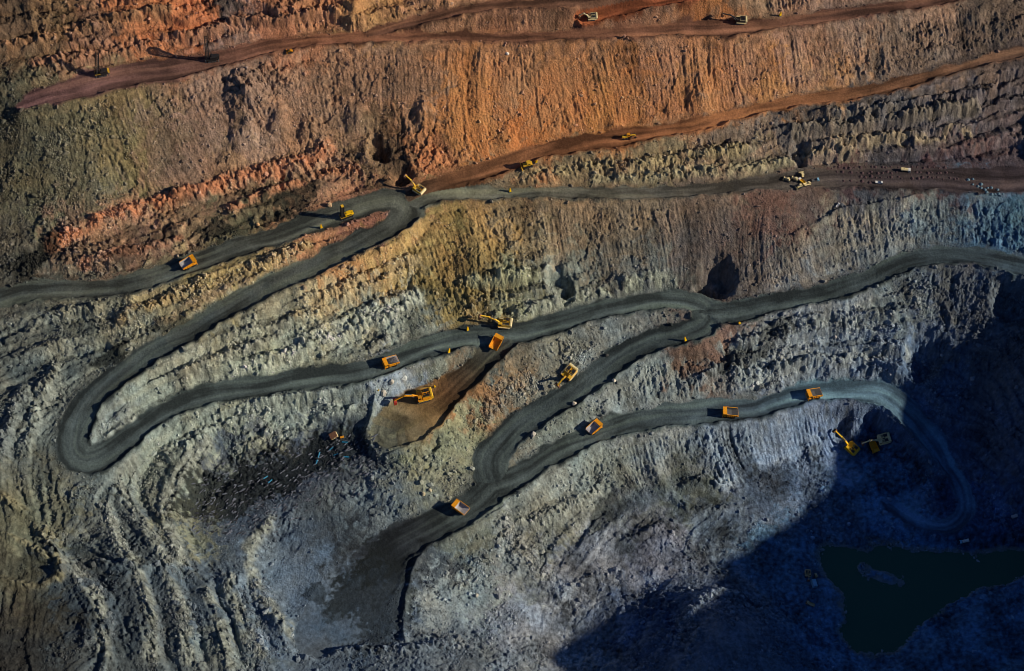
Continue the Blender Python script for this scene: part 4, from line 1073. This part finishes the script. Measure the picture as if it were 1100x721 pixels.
    fu = MB().tube((-.6, -1.6, 1.5), (1.4, -1.6, 1.5), .55, n=12).build('fuel_tank', 'orange', t)
    MB().tube((-2.6, .6, 1.9), (-.2, .6, 2.5), .16, n=8).tube((-2.6, -.6, 1.9), (-.2, -.6, 2.5), .16, n=8).build('hoist_ram', 'grey', t)
    return t

# ------------------------------------------------------------------ tracked excavator (boom towards +x)
def tracks(t, L, wd, gap, h, mat='dark'):
    for s_ in (-1, 1):
        tr = MB().prism([(-L / 2 + h * .35, 0.0), (L / 2 - h * .35, 0.0), (L / 2, h * .45), (L / 2 - h * .25, h), (-L / 2 + h * .25, h), (-L / 2, h * .45)], s_ * gap - wd / 2, s_ * gap + wd / 2)
        n = int(L / .45)
        for i in range(n):
            x = -L / 2 + h * .3 + (L - h * .6) * i / (n - 1)
            tr.box((x, s_ * gap, h + .03), (.2, wd + .06, .12), bev=.02)
        o = tr.build('track', mat, t)
        w_ = MB()
        for i in range(5): w_.wheel((-L / 2 + h * .6 + (L - h * 1.2) * i / 4, s_ * gap, h * .48), [(.05, -wd / 2 - .05), (h * .36, -wd / 2 - .05), (h * .36, wd / 2 + .05), (.05, wd / 2 + .05)], 10)
        w_.build('track_roller', 'grey', o)

def excavator(label, paint_='yellow', back='cream', boom=(52, -28, -75), lens=(7.2, 5.2), turn=0.0, bucketmat='rust', sc=1.0):
    """boom = angles of boom, stick and bucket above the horizon"""
    t = thing('excavator', label, 'excavator', 'tracked excavators loading in the pit')
    tracks(t, 7.4, 1.3, 2.5, 1.7)
    MB().box((0, 0, 1.35), (3.6, 4.2, .8)).tube((0, 0, 1.6), (0, 0, 2.2), 1.5, n=20).build('undercarriage', 'dark', t)
    up = MB().box((-1.2, 0, 2.5), (8.2, 6.2, .5))
    up.box((-2.3, 1.75, 3.65), (4.6, 2.5, 1.8)).box((-2.3, -1.75, 3.65), (4.6, 2.5, 1.8)).box((-2.6, 0, 3.3), (4.0, 1.2, 1.2))
    house = up.build('machine_house', paint_, t)
    dk = MB()
    for y in (-1.75, 1.75):
        dk.box((-2.9, y, 4.6), (2.6, 2.0, .14))
        for i in range(5): dk.box((-1.1 + i * .3 - .2, y, 4.6), (.16, 1.9, .2), bev=.02)
    dk.box((-1.6, 0, 3.95), (1.9, 1.0, .2))
    dk.build('engine_grille', 'dark', house)
    ex = MB()
    for y in (-.9, .9): ex.tube((-3.2, y, 4.4), (-3.2, y, 5.7), .2, n=10).tube((-3.2, y, 5.7), (-3.45, y, 6.0), .2, n=10)
    ex.build('exhaust', 'dark', house)
    MB().prism([(-5.9, 2.3), (-4.7, 2.2), (-4.7, 4.75), (-5.5, 4.75), (-6.0, 4.2)], -3.1, 3.1).build('counterweight', back, t)
    wk = MB()
    for s_ in (-1, 1): wk.box((-1.2, s_ * 3.45, 2.62), (7.4, .7, .12))
    rail(wk, [(-4.7, -3.75, 2.68), (2.3, -3.75, 2.68)], 1.05, .05); rail(wk, [(-4.7, 3.75, 2.68), (2.3, 3.75, 2.68)], 1.05, .05)
    rail(wk, [(-4.5, -2.9, 4.57), (-.2, -2.9, 4.57), (-.2, -.7, 4.57)], .95, .05); rail(wk, [(-4.5, 2.9, 4.57), (-.2, 2.9, 4.57), (-.2, .7, 4.57)], .95, .05)
    wk.build('walkway', back, t)
    cb = MB().prism([(.4, 2.75), (2.7, 2.75), (2.9, 3.6), (2.5, 5.6), (.4, 5.6)], 1.2, 2.95).build('cab', paint_, t)
    MB().prism([(2.76, 3.3), (2.95, 3.6), (2.6, 5.35), (2.48, 5.3)], 1.32, 2.82).build('windscreen', 'glass', cb)
    MB().prism([(.8, 3.9), (2.5, 3.9), (2.35, 5.2), (.8, 5.2)], 2.93, 3.0).build('side_window', 'glass', cb)
    a, b, c = [math.radians(q) for q in boom]
    p0 = Vector((2.2, 0, 3.0)); p1 = p0 + Vector((math.cos(a), 0, math.sin(a))) * lens[0]; p2 = p1 + Vector((math.cos(b), 0, math.sin(b))) * lens[1]
    mid_ = p0.lerp(p1, .48) + Vector((-math.sin(a), 0, math.cos(a))) * .55
    bo = MB().bar(p0, mid_, 1.0, 1.0).bar(mid_, p1, .9, .8).tube(p1 + Vector((0, -.65, 0)), p1 + Vector((0, .65, 0)), .35, n=10).tube(p0 + Vector((0, -.8, 0)), p0 + Vector((0, .8, 0)), .4, n=10)
    bo = bo.build('boom', paint_, t)
    cy = MB()
    for s_ in (-.75, .75): cy.tube((2.9, s_, 2.7), mid_ + Vector((.1, s_, -.1)), .2, n=8).tube(Vector((2.9, s_, 2.7)).lerp(mid_ + Vector((0, s_, 0)), .5), mid_ + Vector((.2, s_, 0)), .13, n=8)
    cy.tube(mid_ + Vector((0, 0, .7)), p1.lerp(p2, -.12) + Vector((0, 0, .5)), .2, n=8)
    cy.build('hydraulic_ram', 'grey', bo)
    MB().bar(p1.lerp(p2, -.18), p2, .75, .75).build('stick', paint_, t)
    d = Vector((math.cos(c), 0, math.sin(c))); nrm = Vector((-d.z, 0, d.x))
    def q(i, j): v_ = p2 + d * i + nrm * j; return (v_.x, v_.z)
    bk = MB()
    outer = [q(0, .5), q(.2, -.9), q(1.2, -1.5), q(2.5, -1.2), q(2.9, -.2)]
    inner = [q(2.75, -.25), q(2.35, -1.0), q(1.2, -1.25), q(.4, -.75), q(.2, .35)]
    bk.prism(outer + inner, -1.5, 1.5)
    for y0 in (-1.5, 1.38): bk.prism([q(0, .5), q(.2, -.9), q(1.2, -1.5), q(2.5, -1.2), q(2.9, -.2), q(1.4, .35)], y0, y0 + .12)
    bo_ = bk.build('bucket', bucketmat, t)
    te = MB()
    for i in range(5):
        y = -1.3 + i * .65
        te.prism([q(2.8, -.3), q(3.4, .05), q(2.85, -.05)], y - .12, y + .12)
    te.build('bucket_teeth', 'grey', bo_)
    return t

# ------------------------------------------------------------------ blast-hole drill rig (mast at +x)
def drill_rig(label, paint_='grey', cabm='yellow', H=18.5, lean=4.0):
    t = thing('drill_rig', label, 'drill rig', 'blast hole drill rigs on the benches')
    tracks(t, 6.0, 1.0, 1.9, 1.3)
    MB().box((0, 0, 1.6), (9.6, 3.8, .5)).box((0, 0, 1.0), (2.6, 3.0, .6)).build('deck', 'dark', t)
    ho = MB().box((-1.4, 0, 3.0), (4.8, 3.4, 2.2)).box((-1.6, 0, 4.2), (3.6, 2.4, .3)).build('machine_house', paint_, t)
    g = MB()
    for i in range(7): g.box((-3.2 + i * .55, -1.74, 3.0), (.34, .1, 1.4), bev=.01)
    for i in range(7): g.box((-3.2 + i * .55, 1.74, 3.0), (.34, .1, 1.4), bev=.01)
    g.build('side_grille', 'dark', ho)
    cb = MB().prism([(-5.0, 1.85), (-3.9, 1.85), (-3.9, 4.3), (-5.0, 4.3), (-5.25, 3.3)], -.9, 1.3).build('cab', cabm, t)
    MB().prism([(-5.05, 3.2), (-5.28, 3.3), (-5.06, 4.15), (-4.96, 4.15)], -.75, 1.15).build('window', 'glass', cb)
    k = math.tan(math.radians(lean))
    ma = MB(); w_ = .95
    def m(x, y, z): return (3.0 + x - z * k, y, 1.6 + z)
    for sx in (-w_, w_):
        for sy in (-w_, w_): ma.bar(m(sx, sy, 0), m(sx, sy, H), .42, .42)
    n = 11
    for i in range(n):
        z0, z1 = H * i / n, H * (i + 1) / n
        for sy in (-w_, w_):
            ma.bar(m(-w_, sy, z0), m(w_, sy, z1), .16, .16); ma.bar(m(-w_, sy, z1), m(w_, sy, z1), .16, .16)
        for sx in (-w_, w_):
            ma.bar(m(sx, -w_, z0), m(sx, w_, z1), .16, .16); ma.bar(m(sx, -w_, z1), m(sx, w_, z1), .16, .16)
    mast = ma.build('mast', 'dark', t)
    MB().bar(m(0, 0, H - .6), m(0, 0, H + .6), 1.9, 1.9).build('crown_block', 'yellow' if paint_ == 'vivid' else 'rust', mast)
    MB().tube(m(0, 0, .5), m(0, 0, H * .9), .22, n=8).build('drill_string', 'grey', mast)
    st = MB()
    for sy in (-1.0, 1.0): st.bar((-.6, sy, 4.1), m(-w_, sy * .8, H * .42), .2, .2)
    st.build('mast_brace', 'dark', t)
    for x in (-4.2, 4.2):
        for y in (-1.8, 1.8):
            MB().tube((x, y, .2), (x, y, 2.4), .2, n=8).tube((x, y, 0), (x, y, .22), .5, n=12).build('jack', 'grey', t)
    ra = MB(); rail(ra, [(-3.7, -1.85, 1.85), (4.6, -1.85, 1.85), (4.6, 1.85, 1.85), (1.2, 1.85, 1.85)], 1.0, .05)
    ra.build('railing', cabm, t)
    return t

# ------------------------------------------------------------------ smaller machines
def bulldozer(label, paint_='cream', group='parked crawler bulldozers'):
    t = thing('bulldozer', label, 'bulldozer', group)
    tracks(t, 4.4, .75, 1.25, 1.3)
    MB().box((.9, 0, 1.7), (2.4, 1.5, 1.2)).box((-1.2, 0, 1.5), (1.9, 1.7, .9)).build('engine_hood', paint_, t)
    cb = MB().prism([(-1.5, 1.9), (.1, 1.9), (.0, 3.3), (-1.4, 3.3)], -.85, .85).box((-.7, 0, 3.38), (1.9, 2.0, .16)).build('cab', paint_, t)
    for y in (-.88, .84): MB().prism([(-1.25, 2.35), (-.1, 2.35), (-.15, 3.1), (-1.2, 3.1)], y, y + .05).build('side_window', 'glass', cb)
    bl = MB().prism([(2.9, .15), (3.1, .1), (2.95, .8), (3.15, 1.7), (2.95, 1.7), (2.75, .8)], -2.1, 2.1)
    bl.build('blade', paint_, t)
    MB().bar((2.8, 1.4, .7), (0, 1.7, .7), .2, .25).bar((2.8, -1.4, .7), (0, -1.7, .7), .2, .25).build('push_arm', 'dark', t)
    MB().bar((-2.1, 0, 1.2), (-2.9, 0, 1.3), 1.4, .3).bar((-2.8, 0, 1.3), (-2.95, 0, .3), .2, .3).build('ripper', 'dark', t)
    MB().tube((1.2, .4, 2.2), (1.2, .4, 3.1), .09, n=8).build('exhaust', 'dark', t)
    return t

def grader(label):
    t = thing('motor_grader', label, 'motor grader')
    MB().box((-1.9, 0, 1.8), (3.0, 1.4, 1.3)).bar((-.6, 0, 2.2), (3.6, 0, 1.7), .4, .4).box((3.7, 0, 1.5), (.5, 1.0, .7)).build('frame', 'yellow', t)
    cb = MB().prism([(-.7, 1.6), (.7, 1.6), (.9, 3.3), (-.7, 3.3)], -.8, .8).build('cab', 'orange', t)
    for y in (-.83, .79): MB().prism([(-.45, 2.3), (.6, 2.3), (.65, 3.1), (-.45, 3.1)], y, y + .05).build('side_window', 'glass', cb)
    MB().bar((1.2, -2.1, .6), (2.1, 2.1, .6), .15, .8).build('blade', 'grey', t)
    MB().tube((1.5, 0, 1.0), (1.5, 0, 1.2), .8, n=16).bar((1.5, 0, 1.1), (3.6, 0, 1.5), .2, .2).build('blade_circle', 'dark', t)
    pf = [(.3, -.22), (.62, -.24), (.7, -.14), (.7, .14), (.62, .24), (.3, .22)]
    for x in (-2.9, -1.2, 3.7):
        for y in (-1.1, 1.1):
            w_ = MB().wheel((x, y, .7), pf, 14).build('wheel', 'tyre', t)
            MB().wheel((x, y, .7), [(.05, -.2), (.3, -.2), (.3, .2), (.05, .2)], 10).build('rim', 'yellow', w_)
    MB().box((-1.9, 0, 2.7), (1.2, .6, .5)).tube((-2.3, .3, 2.4), (-2.3, .3, 3.4), .09, n=8).build('exhaust', 'dark', t)
    return t

def light_truck(label, cabm, bodym, cat='light truck', tank=False, group=None):
    t = thing('light_truck', label, cat, group)
    MB().box((0, 0, .8), (6.6, 1.1, .3)).build('chassis', 'dark', t)
    cb = MB().prism([(1.6, .7), (3.4, .7), (3.4, 1.6), (3.1, 2.6), (1.6, 2.6)], -1.2, 1.2).build('cab', cabm, t)
    MB().prism([(3.38, 1.6), (3.46, 1.6), (3.16, 2.5), (3.08, 2.5)], -1.05, 1.05).build('windscreen', 'glass', cb)
    for y in (-1.23, 1.19): MB().prism([(2.0, 1.65), (3.2, 1.65), (3.0, 2.4), (2.0, 2.4)], y, y + .04).build('side_window', 'glass', cb)
    if tank:
        MB().tube((-3.3, 0, 2.0), (1.3, 0, 2.0), 1.15, n=18).tube((-1, 0, 3.1), (-1, 0, 3.35), .35, n=12).build('tank', bodym, t, smooth=False)
    else:
        b = MB().box((-1.0, 0, 1.1), (4.7, 2.4, .2))
        for y in (-1.15, 1.15): b.box((-1.0, y, 1.6), (4.7, .1, .9), bev=.02)
        for x in (-3.3, 1.3): b.box((x, 0, 1.6), (.1, 2.2, .9), bev=.02)
        b.build('cargo_bed', bodym, t)
    pf = [(.25, -.16), (.42, -.17), (.5, -.1), (.5, .1), (.42, .17), (.25, .16)]
    for x in (2.4, -2.1):
        for y in (-1.0, 1.0):
            w_ = MB().wheel((x, y, .5), pf, 14).build('wheel', 'tyre', t)
            MB().wheel((x, y, .5), [(.04, -.14), (.25, -.14), (.25, .14), (.04, .14)], 10).build('rim', 'grey', w_)
    for y in (-.85, .85): MB().tube((3.4, y, .95), (3.46, y, .95), .13, n=10).build('headlight', 'lamp', t)
    MB().box((3.48, 0, .62), (.16, 2.3, .25)).build('bumper', 'grey', t)
    return t

def container(label, mat, cat='container', name='storage_container', L=6.0):
    t = thing(name, label, cat)
    b = MB().box((0, 0, 1.4), (L, 2.4, 2.5))
    n = int(L / .35)
    for i in range(n):
        x = -L / 2 + .25 + (L - .5) * i / (n - 1)
        for y in (-1.22, 1.22): b.box((x, y, 1.4), (.16, .08, 2.2), bev=.01)
    b.build('shell', mat, t)
    d = MB()
    for y in (-.58, .58): d.box((L / 2 + .05, y, 1.4), (.08, 1.1, 2.2), bev=.02)
    d = d.build('door', mat, t)
    MB().tube((L / 2 + .12, -.15, .5), (L / 2 + .12, -.15, 2.3), .04, n=6).tube((L / 2 + .12, .15, .5), (L / 2 + .12, .15, 2.3), .04, n=6).build('lock_bar', 'grey', d)
    f = MB()
    for y in (-.9, .9): f.box((0, y, .1), (L, .3, .2))
    f.build('skid', 'dark', t)
    r_ = MB()
    for i in range(6): r_.box((-L / 2 + .4 + (L - .8) * i / 5, 0, 2.69), (.12, 2.2, .1), bev=.01)
    r_.build('roof_rib', mat, t)
    return t

def cabin(label):
    t = thing('site_cabin', label, 'site cabin')
    MB().box((0, 0, 1.9), (4.4, 3.4, 2.8)).build('wall', 'cream', t)
    MB().prism([(-2.4, 3.32), (2.4, 3.32), (2.3, 3.6), (-2.3, 3.75)], -1.9, 1.9).build('roof', 'rust', t)
    d = MB().box((.9, -1.74, 1.5), (.95, .08, 2.0), bev=.02).build('door', 'rust', t)
    MB().tube((.55, -1.82, 1.5), (.55, -1.88, 1.5), .07, n=8).build('handle', 'dark', d)
    for x in (-1.2,):
        w_ = MB().box((x, -1.74, 2.1), (1.3, .1, .9), bev=.02).build('window', 'grey', t)
        MB().box((x, -1.8, 2.1), (1.1, .04, .7), bev=.01).build('pane', 'glass', w_)
    MB().box((0, -1.2, .25), (5.0, .4, .5)).box((0, 1.2, .25), (5.0, .4, .5)).build('skid', 'dark', t)
    return t

def generator(label, mat='orange', name='generator', cat='generator'):
    t = thing(name, label, cat)
    MB().box((0, 0, 1.1), (2.6, 1.4, 1.4)).build('housing', mat, t)
    g = MB()
    for i in range(6): g.box((-.9 + i * .36, -.72, 1.1), (.2, .06, .9), bev=.01)
    g.build('vent', 'dark', t)
    MB().tube((.8, 0, 1.8), (.8, 0, 2.5), .1, n=8).build('exhaust', 'dark', t)
    MB().box((0, 0, .2), (3.0, 1.5, .35)).build('skid', 'dark', t)
    return t

def marker(label, mat='vivid', h=4.2):
    t = thing('marker_post', label, 'marker post', 'yellow marker posts along the haul roads')
    V = [(-.85, -.6, .5), (.85, -.6, .5), (.85, .6, .5), (-.85, .6, .5), (-.4, -.28, h), (.4, -.28, h), (.4, .28, h), (-.4, .28, h)]
    MB().add(V, [(3, 2, 1, 0), (4, 5, 6, 7), (0, 1, 5, 4), (1, 2, 6, 5), (2, 3, 7, 6), (3, 0, 4, 7)]).build('tapered_post', mat, t)
    MB().box((0, 0, .25), (2.3, 1.7, .6)).build('foot', 'grey', t)
    MB().box((0, 0, h + .2), (.55, .4, .4)).build('cap', 'orange', t)
    return t

def px(u, v, h_, dv=0): return (u, v + dv, h_)

# ---- trucks
T = [
 (203, 285.5, (1.8, -.95), 'orange dump truck with pale empty bed on the upper left road below the brown bench', 'liner', False),
 (420, 391.5, (-1.4, .5), 'orange dump truck with grey ore load on the wide middle road above the excavator ledge', 'liner', True),
 (533, 369.5, (77, -117), 'orange dump truck with orange bed just below the excavator at the ochre bank', 'orange', False),
 (638, 462, (70, -55), 'orange dump truck with whitish bed on the lower road left of the dark conical heap', 'liner', False),
 (784, 446, (-1, -.02), 'orange dump truck with dark bed heading left at the middle of the lowest road', 'grey', False),
 (874, 426, (-1, .22), 'orange dump truck on the bluish right end of the lowest road, last before the shade', 'grey', False),
 (495, 548, (-255, -160), 'orange dump truck with lavender grey bed beside the lower hairpin, entering the dark flat bench', 'liner', False),
 (937, 481.5, (.42, .9), 'orange dump truck parked under the excavator boom at the edge of the shaded pit floor', 'orange', False),
]
base_ = {}
for i, (u, v, hd, lb, ln, ldd) in enumerate(T):
    k = (ln, ldd)
    if k not in base_:
        base_[k] = o = dump_truck(lb, ln, ldd)
    else:
        o = clone(base_[k], lb)
    place(o, u, v, hd, (4, 2.6), .95 if i < 7 else .7)

# ---- excavators
place(excavator('yellow excavator with cream counterweight and raised arm beside the upper hairpin junction', 'yellow', 'cream', (58, 20, -70), (7.6, 5.5)), 449, 205, (-1, -.62), scale=.88)
place(excavator('yellow excavator digging the ochre bank above the middle road, boom low to the left', 'yellow', 'cream', (40, 8, -60), (8.2, 5.6)), 540, 349.5, (-1, -.08), scale=1.08)
place(excavator('large orange yellow excavator on the ledge digging the pale grey pile, red bucket lowered', 'orange', 'yellow', (32, -22, -70), (8.6, 6.2), bucketmat='red'), 454, 428, (-260, 55), scale=1.2)
place(excavator('yellow excavator with cream rear working below the rubble slope on the inner hairpin road', 'yellow', 'cream', (62, -20, -80), (7.6, 5.0)), 610, 403, (-.62, .62), scale=1.12)
place(excavator('yellow excavator with straight boom pointing up left at the shaded pit floor wall', 'vivid', 'yellow', (30, 6, -50), (8.0, 5.6)), 913, 481, (-1, -.75), scale=1.0)
place(excavator('cream excavator with arched pale boom reaching left over the orange truck', 'cream', 'cream', (48, -14, -80), (8.2, 6.0)), 948, 473, (-1, .12), scale=1.0)
place(excavator('cream excavator in the orange cutting at the top of the pit', 'cream', 'cream', (55, -30, -90), (7, 5)), 635, 20, (-1, .02), scale=.75)
place(excavator('dark excavator with cream rear on the top road against the purple bank', 'dark', 'cream', (38, 10, -60), (8, 5.5)), 794, 24, (-1, -.05), scale=.85)
# ---- drill rigs
place(drill_rig('dark drill rig with small yellow cab on the reddish end of the top bench', 'dark', 'yellow', 21, 10), 110, 80, (-1, .22))
place(drill_rig('dark drill rig with tall mast and no yellow cab, on the top bench', 'dark', 'dark', 23, 6), 228, 64.5, (-1, .1))
place(drill_rig('bright yellow drill rig on the red island inside the upper hairpin', 'vivid', 'vivid', 12, 6), 372.5, 233, (-1, .35), scale=.95)
# ---- dozers, grader
place(grader('yellow motor grader with orange cab on the brown road below the long dump face'), 675, 148, (1, -.12), (3, 1.2), 1.25)
place(bulldozer('yellow bulldozer pushing on the brown road just above the upper hairpin junction', 'yellow', None), 567, 178, (-1, .2), (2, 1.2), 1.5)
place(bulldozer('small orange bulldozer at the lower edge of the red top road', 'orange', None), 312, 55.5, (-1, .1), (2, 1.2), .8)
db = None
for u, v, hd, lb in [
 (845.5, 194, (-1, -.4), 'cream bulldozer leftmost of the cluster parked on the dark red bench'),
 (854, 193.5, (-1, -.5), 'cream bulldozer second from the left of the cluster on the dark red bench'),
 (861.5, 189, (-.3, -1), 'dull beige bulldozer rearmost of the cluster, closest to the rock wall'),
 (859, 201, (-1, .4), 'cream bulldozer nearest the viewer in the cluster on the dark red bench')]:
    if db is None:
        db = o = bulldozer(lb, 'cream', 'bulldozers parked together on the dark red bench')
    else:
        o = clone(db, lb)
    place(o, u, v, hd, (2, 1.2), .85)
place(light_truck('white light truck with yellow bed in the middle of the parked bulldozers', 'white', 'yellow'), 861, 195.5, (-.6, -.5), (2.4, 1), .85)
place(light_truck('cream light truck at the right of the parked bulldozers', 'cream', 'cream'), 866.5, 199.5, (1, -.5), (2.4, 1), .85)
place(light_truck('pale blue light truck standing apart just right of the parked bulldozers', 'blue', 'grey'), 875.5, 194.5, (1, -.2), (2.4, 1), .8)
place(light_truck('white light truck alone on the slope edge below the parked bulldozers', 'white', 'white'), 900, 220.5, (.6, -.6), (2.4, 1), .55)
place(light_truck('white light truck alone among the dump heaps on the dark red bench', 'white', 'white'), 944, 197, (1, .1), (2.4, 1), .75)
place(light_truck('tanker truck with white cab and cream tank under the rock wall on the right bench', 'white', 'cream', tank=True), 972.5, 184, (1, .1), (2.4, 1), 1.0)
place(light_truck('tanker truck with blue cab and white tank on the shaded track above the pond', 'blue', 'white', tank=True), 1035.5, 582, (-1, .15), (2.4, 1), .95)
place(light_truck('beige light truck in deep shade below the pump site by the pond', 'sand', 'sand'), 870, 649.5, (-1, -.3), (2.4, 1), .85)
# ---- pump site
place(excavator('beige excavator at the shaded pump site beside the pond', 'sand', 'sand', (50, -35, -80), (6, 4)), 867.5, 618, (-.05, 1), scale=.55)
place(container('pale blue container at the shaded pump site beside the pond', 'blue', L=4.5), 873.5, 628, (.25, 1), (2, 1), 1.15)
place(generator('beige pump unit between the pale blue container and the pond', 'sand', 'pump_unit', 'pump'), 876, 619, (.3, 1), (1, .7), 1.0)
place(container('grey green container alone at the right edge in the shade', 'liner', L=5.0), 1090, 555, (1, -.15), (2, 1), .85)
place(cabin('beige site cabin with brown roof beside the dark rubble floor'), 359.5, 468.5, (1, -.35), (2, 1.5), 1.05)
place(generator('small orange generator right of the beige site cabin'), 367.5, 470, (1, -.3), (1, .7), .9)
# ---- marker posts
mk = None
for u, v, lb in [
 (345.4, 245, 'yellow marker post on the road edge left of the bright yellow drill rig'),
 (502.5, 355, 'orange yellow marker post at the foot of the ochre bank, left of the digging excavator'),
 (482, 379, 'pale yellow marker post on the ridge between the middle road and the excavator ledge'),
 (467.5, 416, 'short yellow marker post behind the large excavator on the ledge'),
 (406, 420, 'small yellow marker post at the left tip of the excavator ledge'),
 (548, 206, 'cream yellow marker post on the grey bench road right of the junction'),
 (575.5, 175, 'orange yellow marker post beside the yellow bulldozer on the brown road'),
 (736.6, 366.5, 'orange yellow marker post on the road edge above the red scree'),
 (794.6, 347.5, 'orange yellow marker post right of the hairpin hub above the pale rock'),
 (838, 17, 'yellow marker post on the top road near the right end')]:
    if mk is None:
        mk = o = marker(lb)
    else:
        o = clone(mk, lb)
    place(o, u, v, (1, -.3), (.8, .8), {467.5: .65, 406: .5}.get(u, .92))
# ---- cyan pipes on the dark floor
def pipe(label):
    t = thing('plastic_pipe', label, 'pipe', 'cyan plastic pipes on the dark rubble floor')
    MB().tube((-2.2, 0, .6), (2.2, 0, .6), .5, n=14).build('pipe_wall', 'cyan', t)
    for x in (-2.2, 2.2): MB().tube((x - .12, 0, .6), (x + .12, 0, .6), .62, n=14).build('flange', 'cyan', t)
    return t
pi_ = None
for u, v, hd, s_, lb in [
 (342.7, 489, (.3, -1), 1.0, 'cyan pipe lying upright in the picture, upper of the touching pair below the cabin'),
 (340.6, 496, (.2, -1), 1.0, 'cyan pipe, lower of the touching pair below the cabin'),
 (370.5, 475.5, (1, .1), .95, 'cyan pipe nearest the orange generator'),
 (361, 488.5, (1, -.3), .8, 'cyan pipe in the middle of the floor between the pair and the ledge'),
 (372, 491, (1, .05), .95, 'cyan pipe nearest the foot of the ledge on the right'),
 (356, 482, (1, -.6), .7, 'short cyan pipe between the cabin and the middle of the floor'),
 (285, 513, (1, -.75), .9, 'cyan pipe on the dark patch at the left, upper of two'),
 (290, 517.5, (1, -1), .9, 'cyan pipe on the dark patch at the left, lower of two')]:
    if pi_ is None:
        pi_ = o = pipe(lb)
    else:
        o = clone(pi_, lb)
    place(o, u, v, hd, (1.5, .8), s_ * .85)

# ------------------------------------------------------------------ dumped heaps and big boulders
def lump(name, r, h, seed, mat, col, sub_=3, cone=True):
    bm = bmesh.new(); bmesh.ops.create_icosphere(bm, subdivisions=sub_, radius=1.0)
    V = np.array([v_.co[:] for v_ in bm.verts]); F = np.array([[v_.index for v_ in f.verts] for f in bm.faces]); bm.free()
    n_ = perlin(V[:, 0] * 1.7 + seed, V[:, 1] * 1.7 + V[:, 2] * 1.3, seed) * .22 + perlin(V[:, 0] * 4 + V[:, 2] * 3, V[:, 1] * 4 - seed, seed + 1) * .14
    V = V * (1 + n_)[:, None]
    if cone:
        rr = np.hypot(V[:, 0], V[:, 1]); V = np.stack([V[:, 0] * r, V[:, 1] * r, np.where(V[:, 2] > 0, h * np.clip(1 - rr * .9, 0, 1) + n_ * h * .5, V[:, 2] * .4 * h)], 1)
    else:
        V = np.sign(V) * np.abs(V) ** .8 * np.array([r, r * .8, h])
    rc = lin(col) * KALB
    return grid_object(name, V, F, np.tile(rc, (len(V), 1)) * (1 + .5 * n_[:, None]), M['rubble'], smooth=False)

heaps = [(1045, 198.3), (1050.4, 200.4), (1054, 198), (1054, 202), (1058, 204), (1061, 202), (1065, 201.7), (1065.4, 208.7), (1069, 208.7), (1073, 208.3), (1077.5, 208.3), (1071.7, 204), (1040, 193.3), (1045, 192.5), (1060, 206.5)]
src = None
for k, (u, v) in enumerate(heaps):
    if src is None:
        src = o = lump('ore_heap', 1.1, .9, 5, 'rubble', (78, 98, 108))
    else:
        o = src.copy(); COL.objects.link(o)
    p = hit(u, v); o.location = (p[0], p[1], float(zat(p[0], p[1])) + .1); o.rotation_euler = (0, 0, k * 1.7); s_ = .8 + .35 * ((k * 7) % 5) / 4; o.scale = (s_, s_, s_)
    o['label'] = 'small pale blue ore heap in the cluster at the right end of the red bench'; o['category'] = 'ore heap'; o['group'] = 'pale blue ore heaps on the right bench'
src = None; k = 0
for row, (ua, va, ub, vb, n_) in enumerate([(895, 180, 1015, 180, 22), (900, 185, 1022, 186, 24), (925, 190, 1030, 192, 20), (905, 195, 935, 196, 5)]):
    for i in range(n_):
        u = ua + (ub - ua) * i / (n_ - 1) + random.uniform(-1.6, 1.6); v = va + (vb - va) * i / (n_ - 1) + random.uniform(-1, 1)
        if math.hypot(u - 944, v - 197) < 6 or math.hypot(u - 972, v - 184) < 8: continue
        if src is None:
            src = o = lump('spoil_heap', 1.3, .9, 9, 'rubble', (62, 50, 52))
        else:
            o = src.copy(); COL.objects.link(o)
        p = hit(u, v); o.location = (p[0], p[1], float(zat(p[0], p[1])) + .05); o.rotation_euler = (0, 0, k * 2.3); s_ = random.uniform(.45, 1.05); o.scale = (s_ * 1.1, s_, s_)
        o['label'] = 'small dark red dump heap in the rows on the wide right bench'; o['category'] = 'dump heap'; o['group'] = 'dump heaps in rows on the red bench'
        k += 1
for k, (u, v, r, col, lb) in enumerate([
 (617, 434, 2.3, (200, 190, 170), 'pale boulder on the lower edge of the inner hairpin road'),
 (573, 467, 2.6, (170, 168, 158), 'grey white boulder at the rock tongue beside the lower hairpin'),
 (659.5, 409, 1.9, (205, 198, 180), 'small pale boulder on the crest right of the cream rear excavator'),
 (420.5, 411, 3.0, (165, 162, 150), 'large grey boulder below the loaded dump truck at the road edge'),
 (412, 423, 3.2, (175, 172, 160), 'large pale boulder at the left tip of the excavator ledge'),
 (354, 221, 2.8, (160, 135, 105), 'long beige slab boulder on the road edge above the yellow drill rig'),
 (277, 242, 2.0, (190, 150, 105), 'tan boulder on the upper edge of the left hairpin road'),
 (455, 531, 2.2, (170, 162, 135), 'pale boulder at the foot of the rubble slope left of the hairpin truck'),
 (462, 527, 1.9, (165, 158, 135), 'smaller boulder just right of the pale one at the rubble slope foot'),
 (652, 382, 1.8, (60, 62, 62), 'dark boulder in the rubble between the two hairpin roads'),
 (897, 362, 2.0, (150, 148, 145), 'grey boulder on the broken terraces left of the dark hollow'),
 (545, 58, 1.8, (215, 205, 190), 'small white boulder high on the long brown dump face'),
 (1012, 382, 2.2, (130, 135, 145), 'bluish boulder at the rim of the dark hollow on the right'),
 (512, 640, 2.2, (165, 165, 155), 'pale boulder in the block field right of the flat bench'),
]):
    r *= .72; o = lump('boulder', r, r * .8, 31 + k, 'rubble', [c_ * .84 for c_ in col], 2, False)
    p = hit(u, v); o.location = (p[0], p[1], float(zat(p[0], p[1])) + r * .3); o.rotation_euler = (.2 * k, .3 * k, k * 1.1)
    o['label'] = lb; o['category'] = 'boulder'
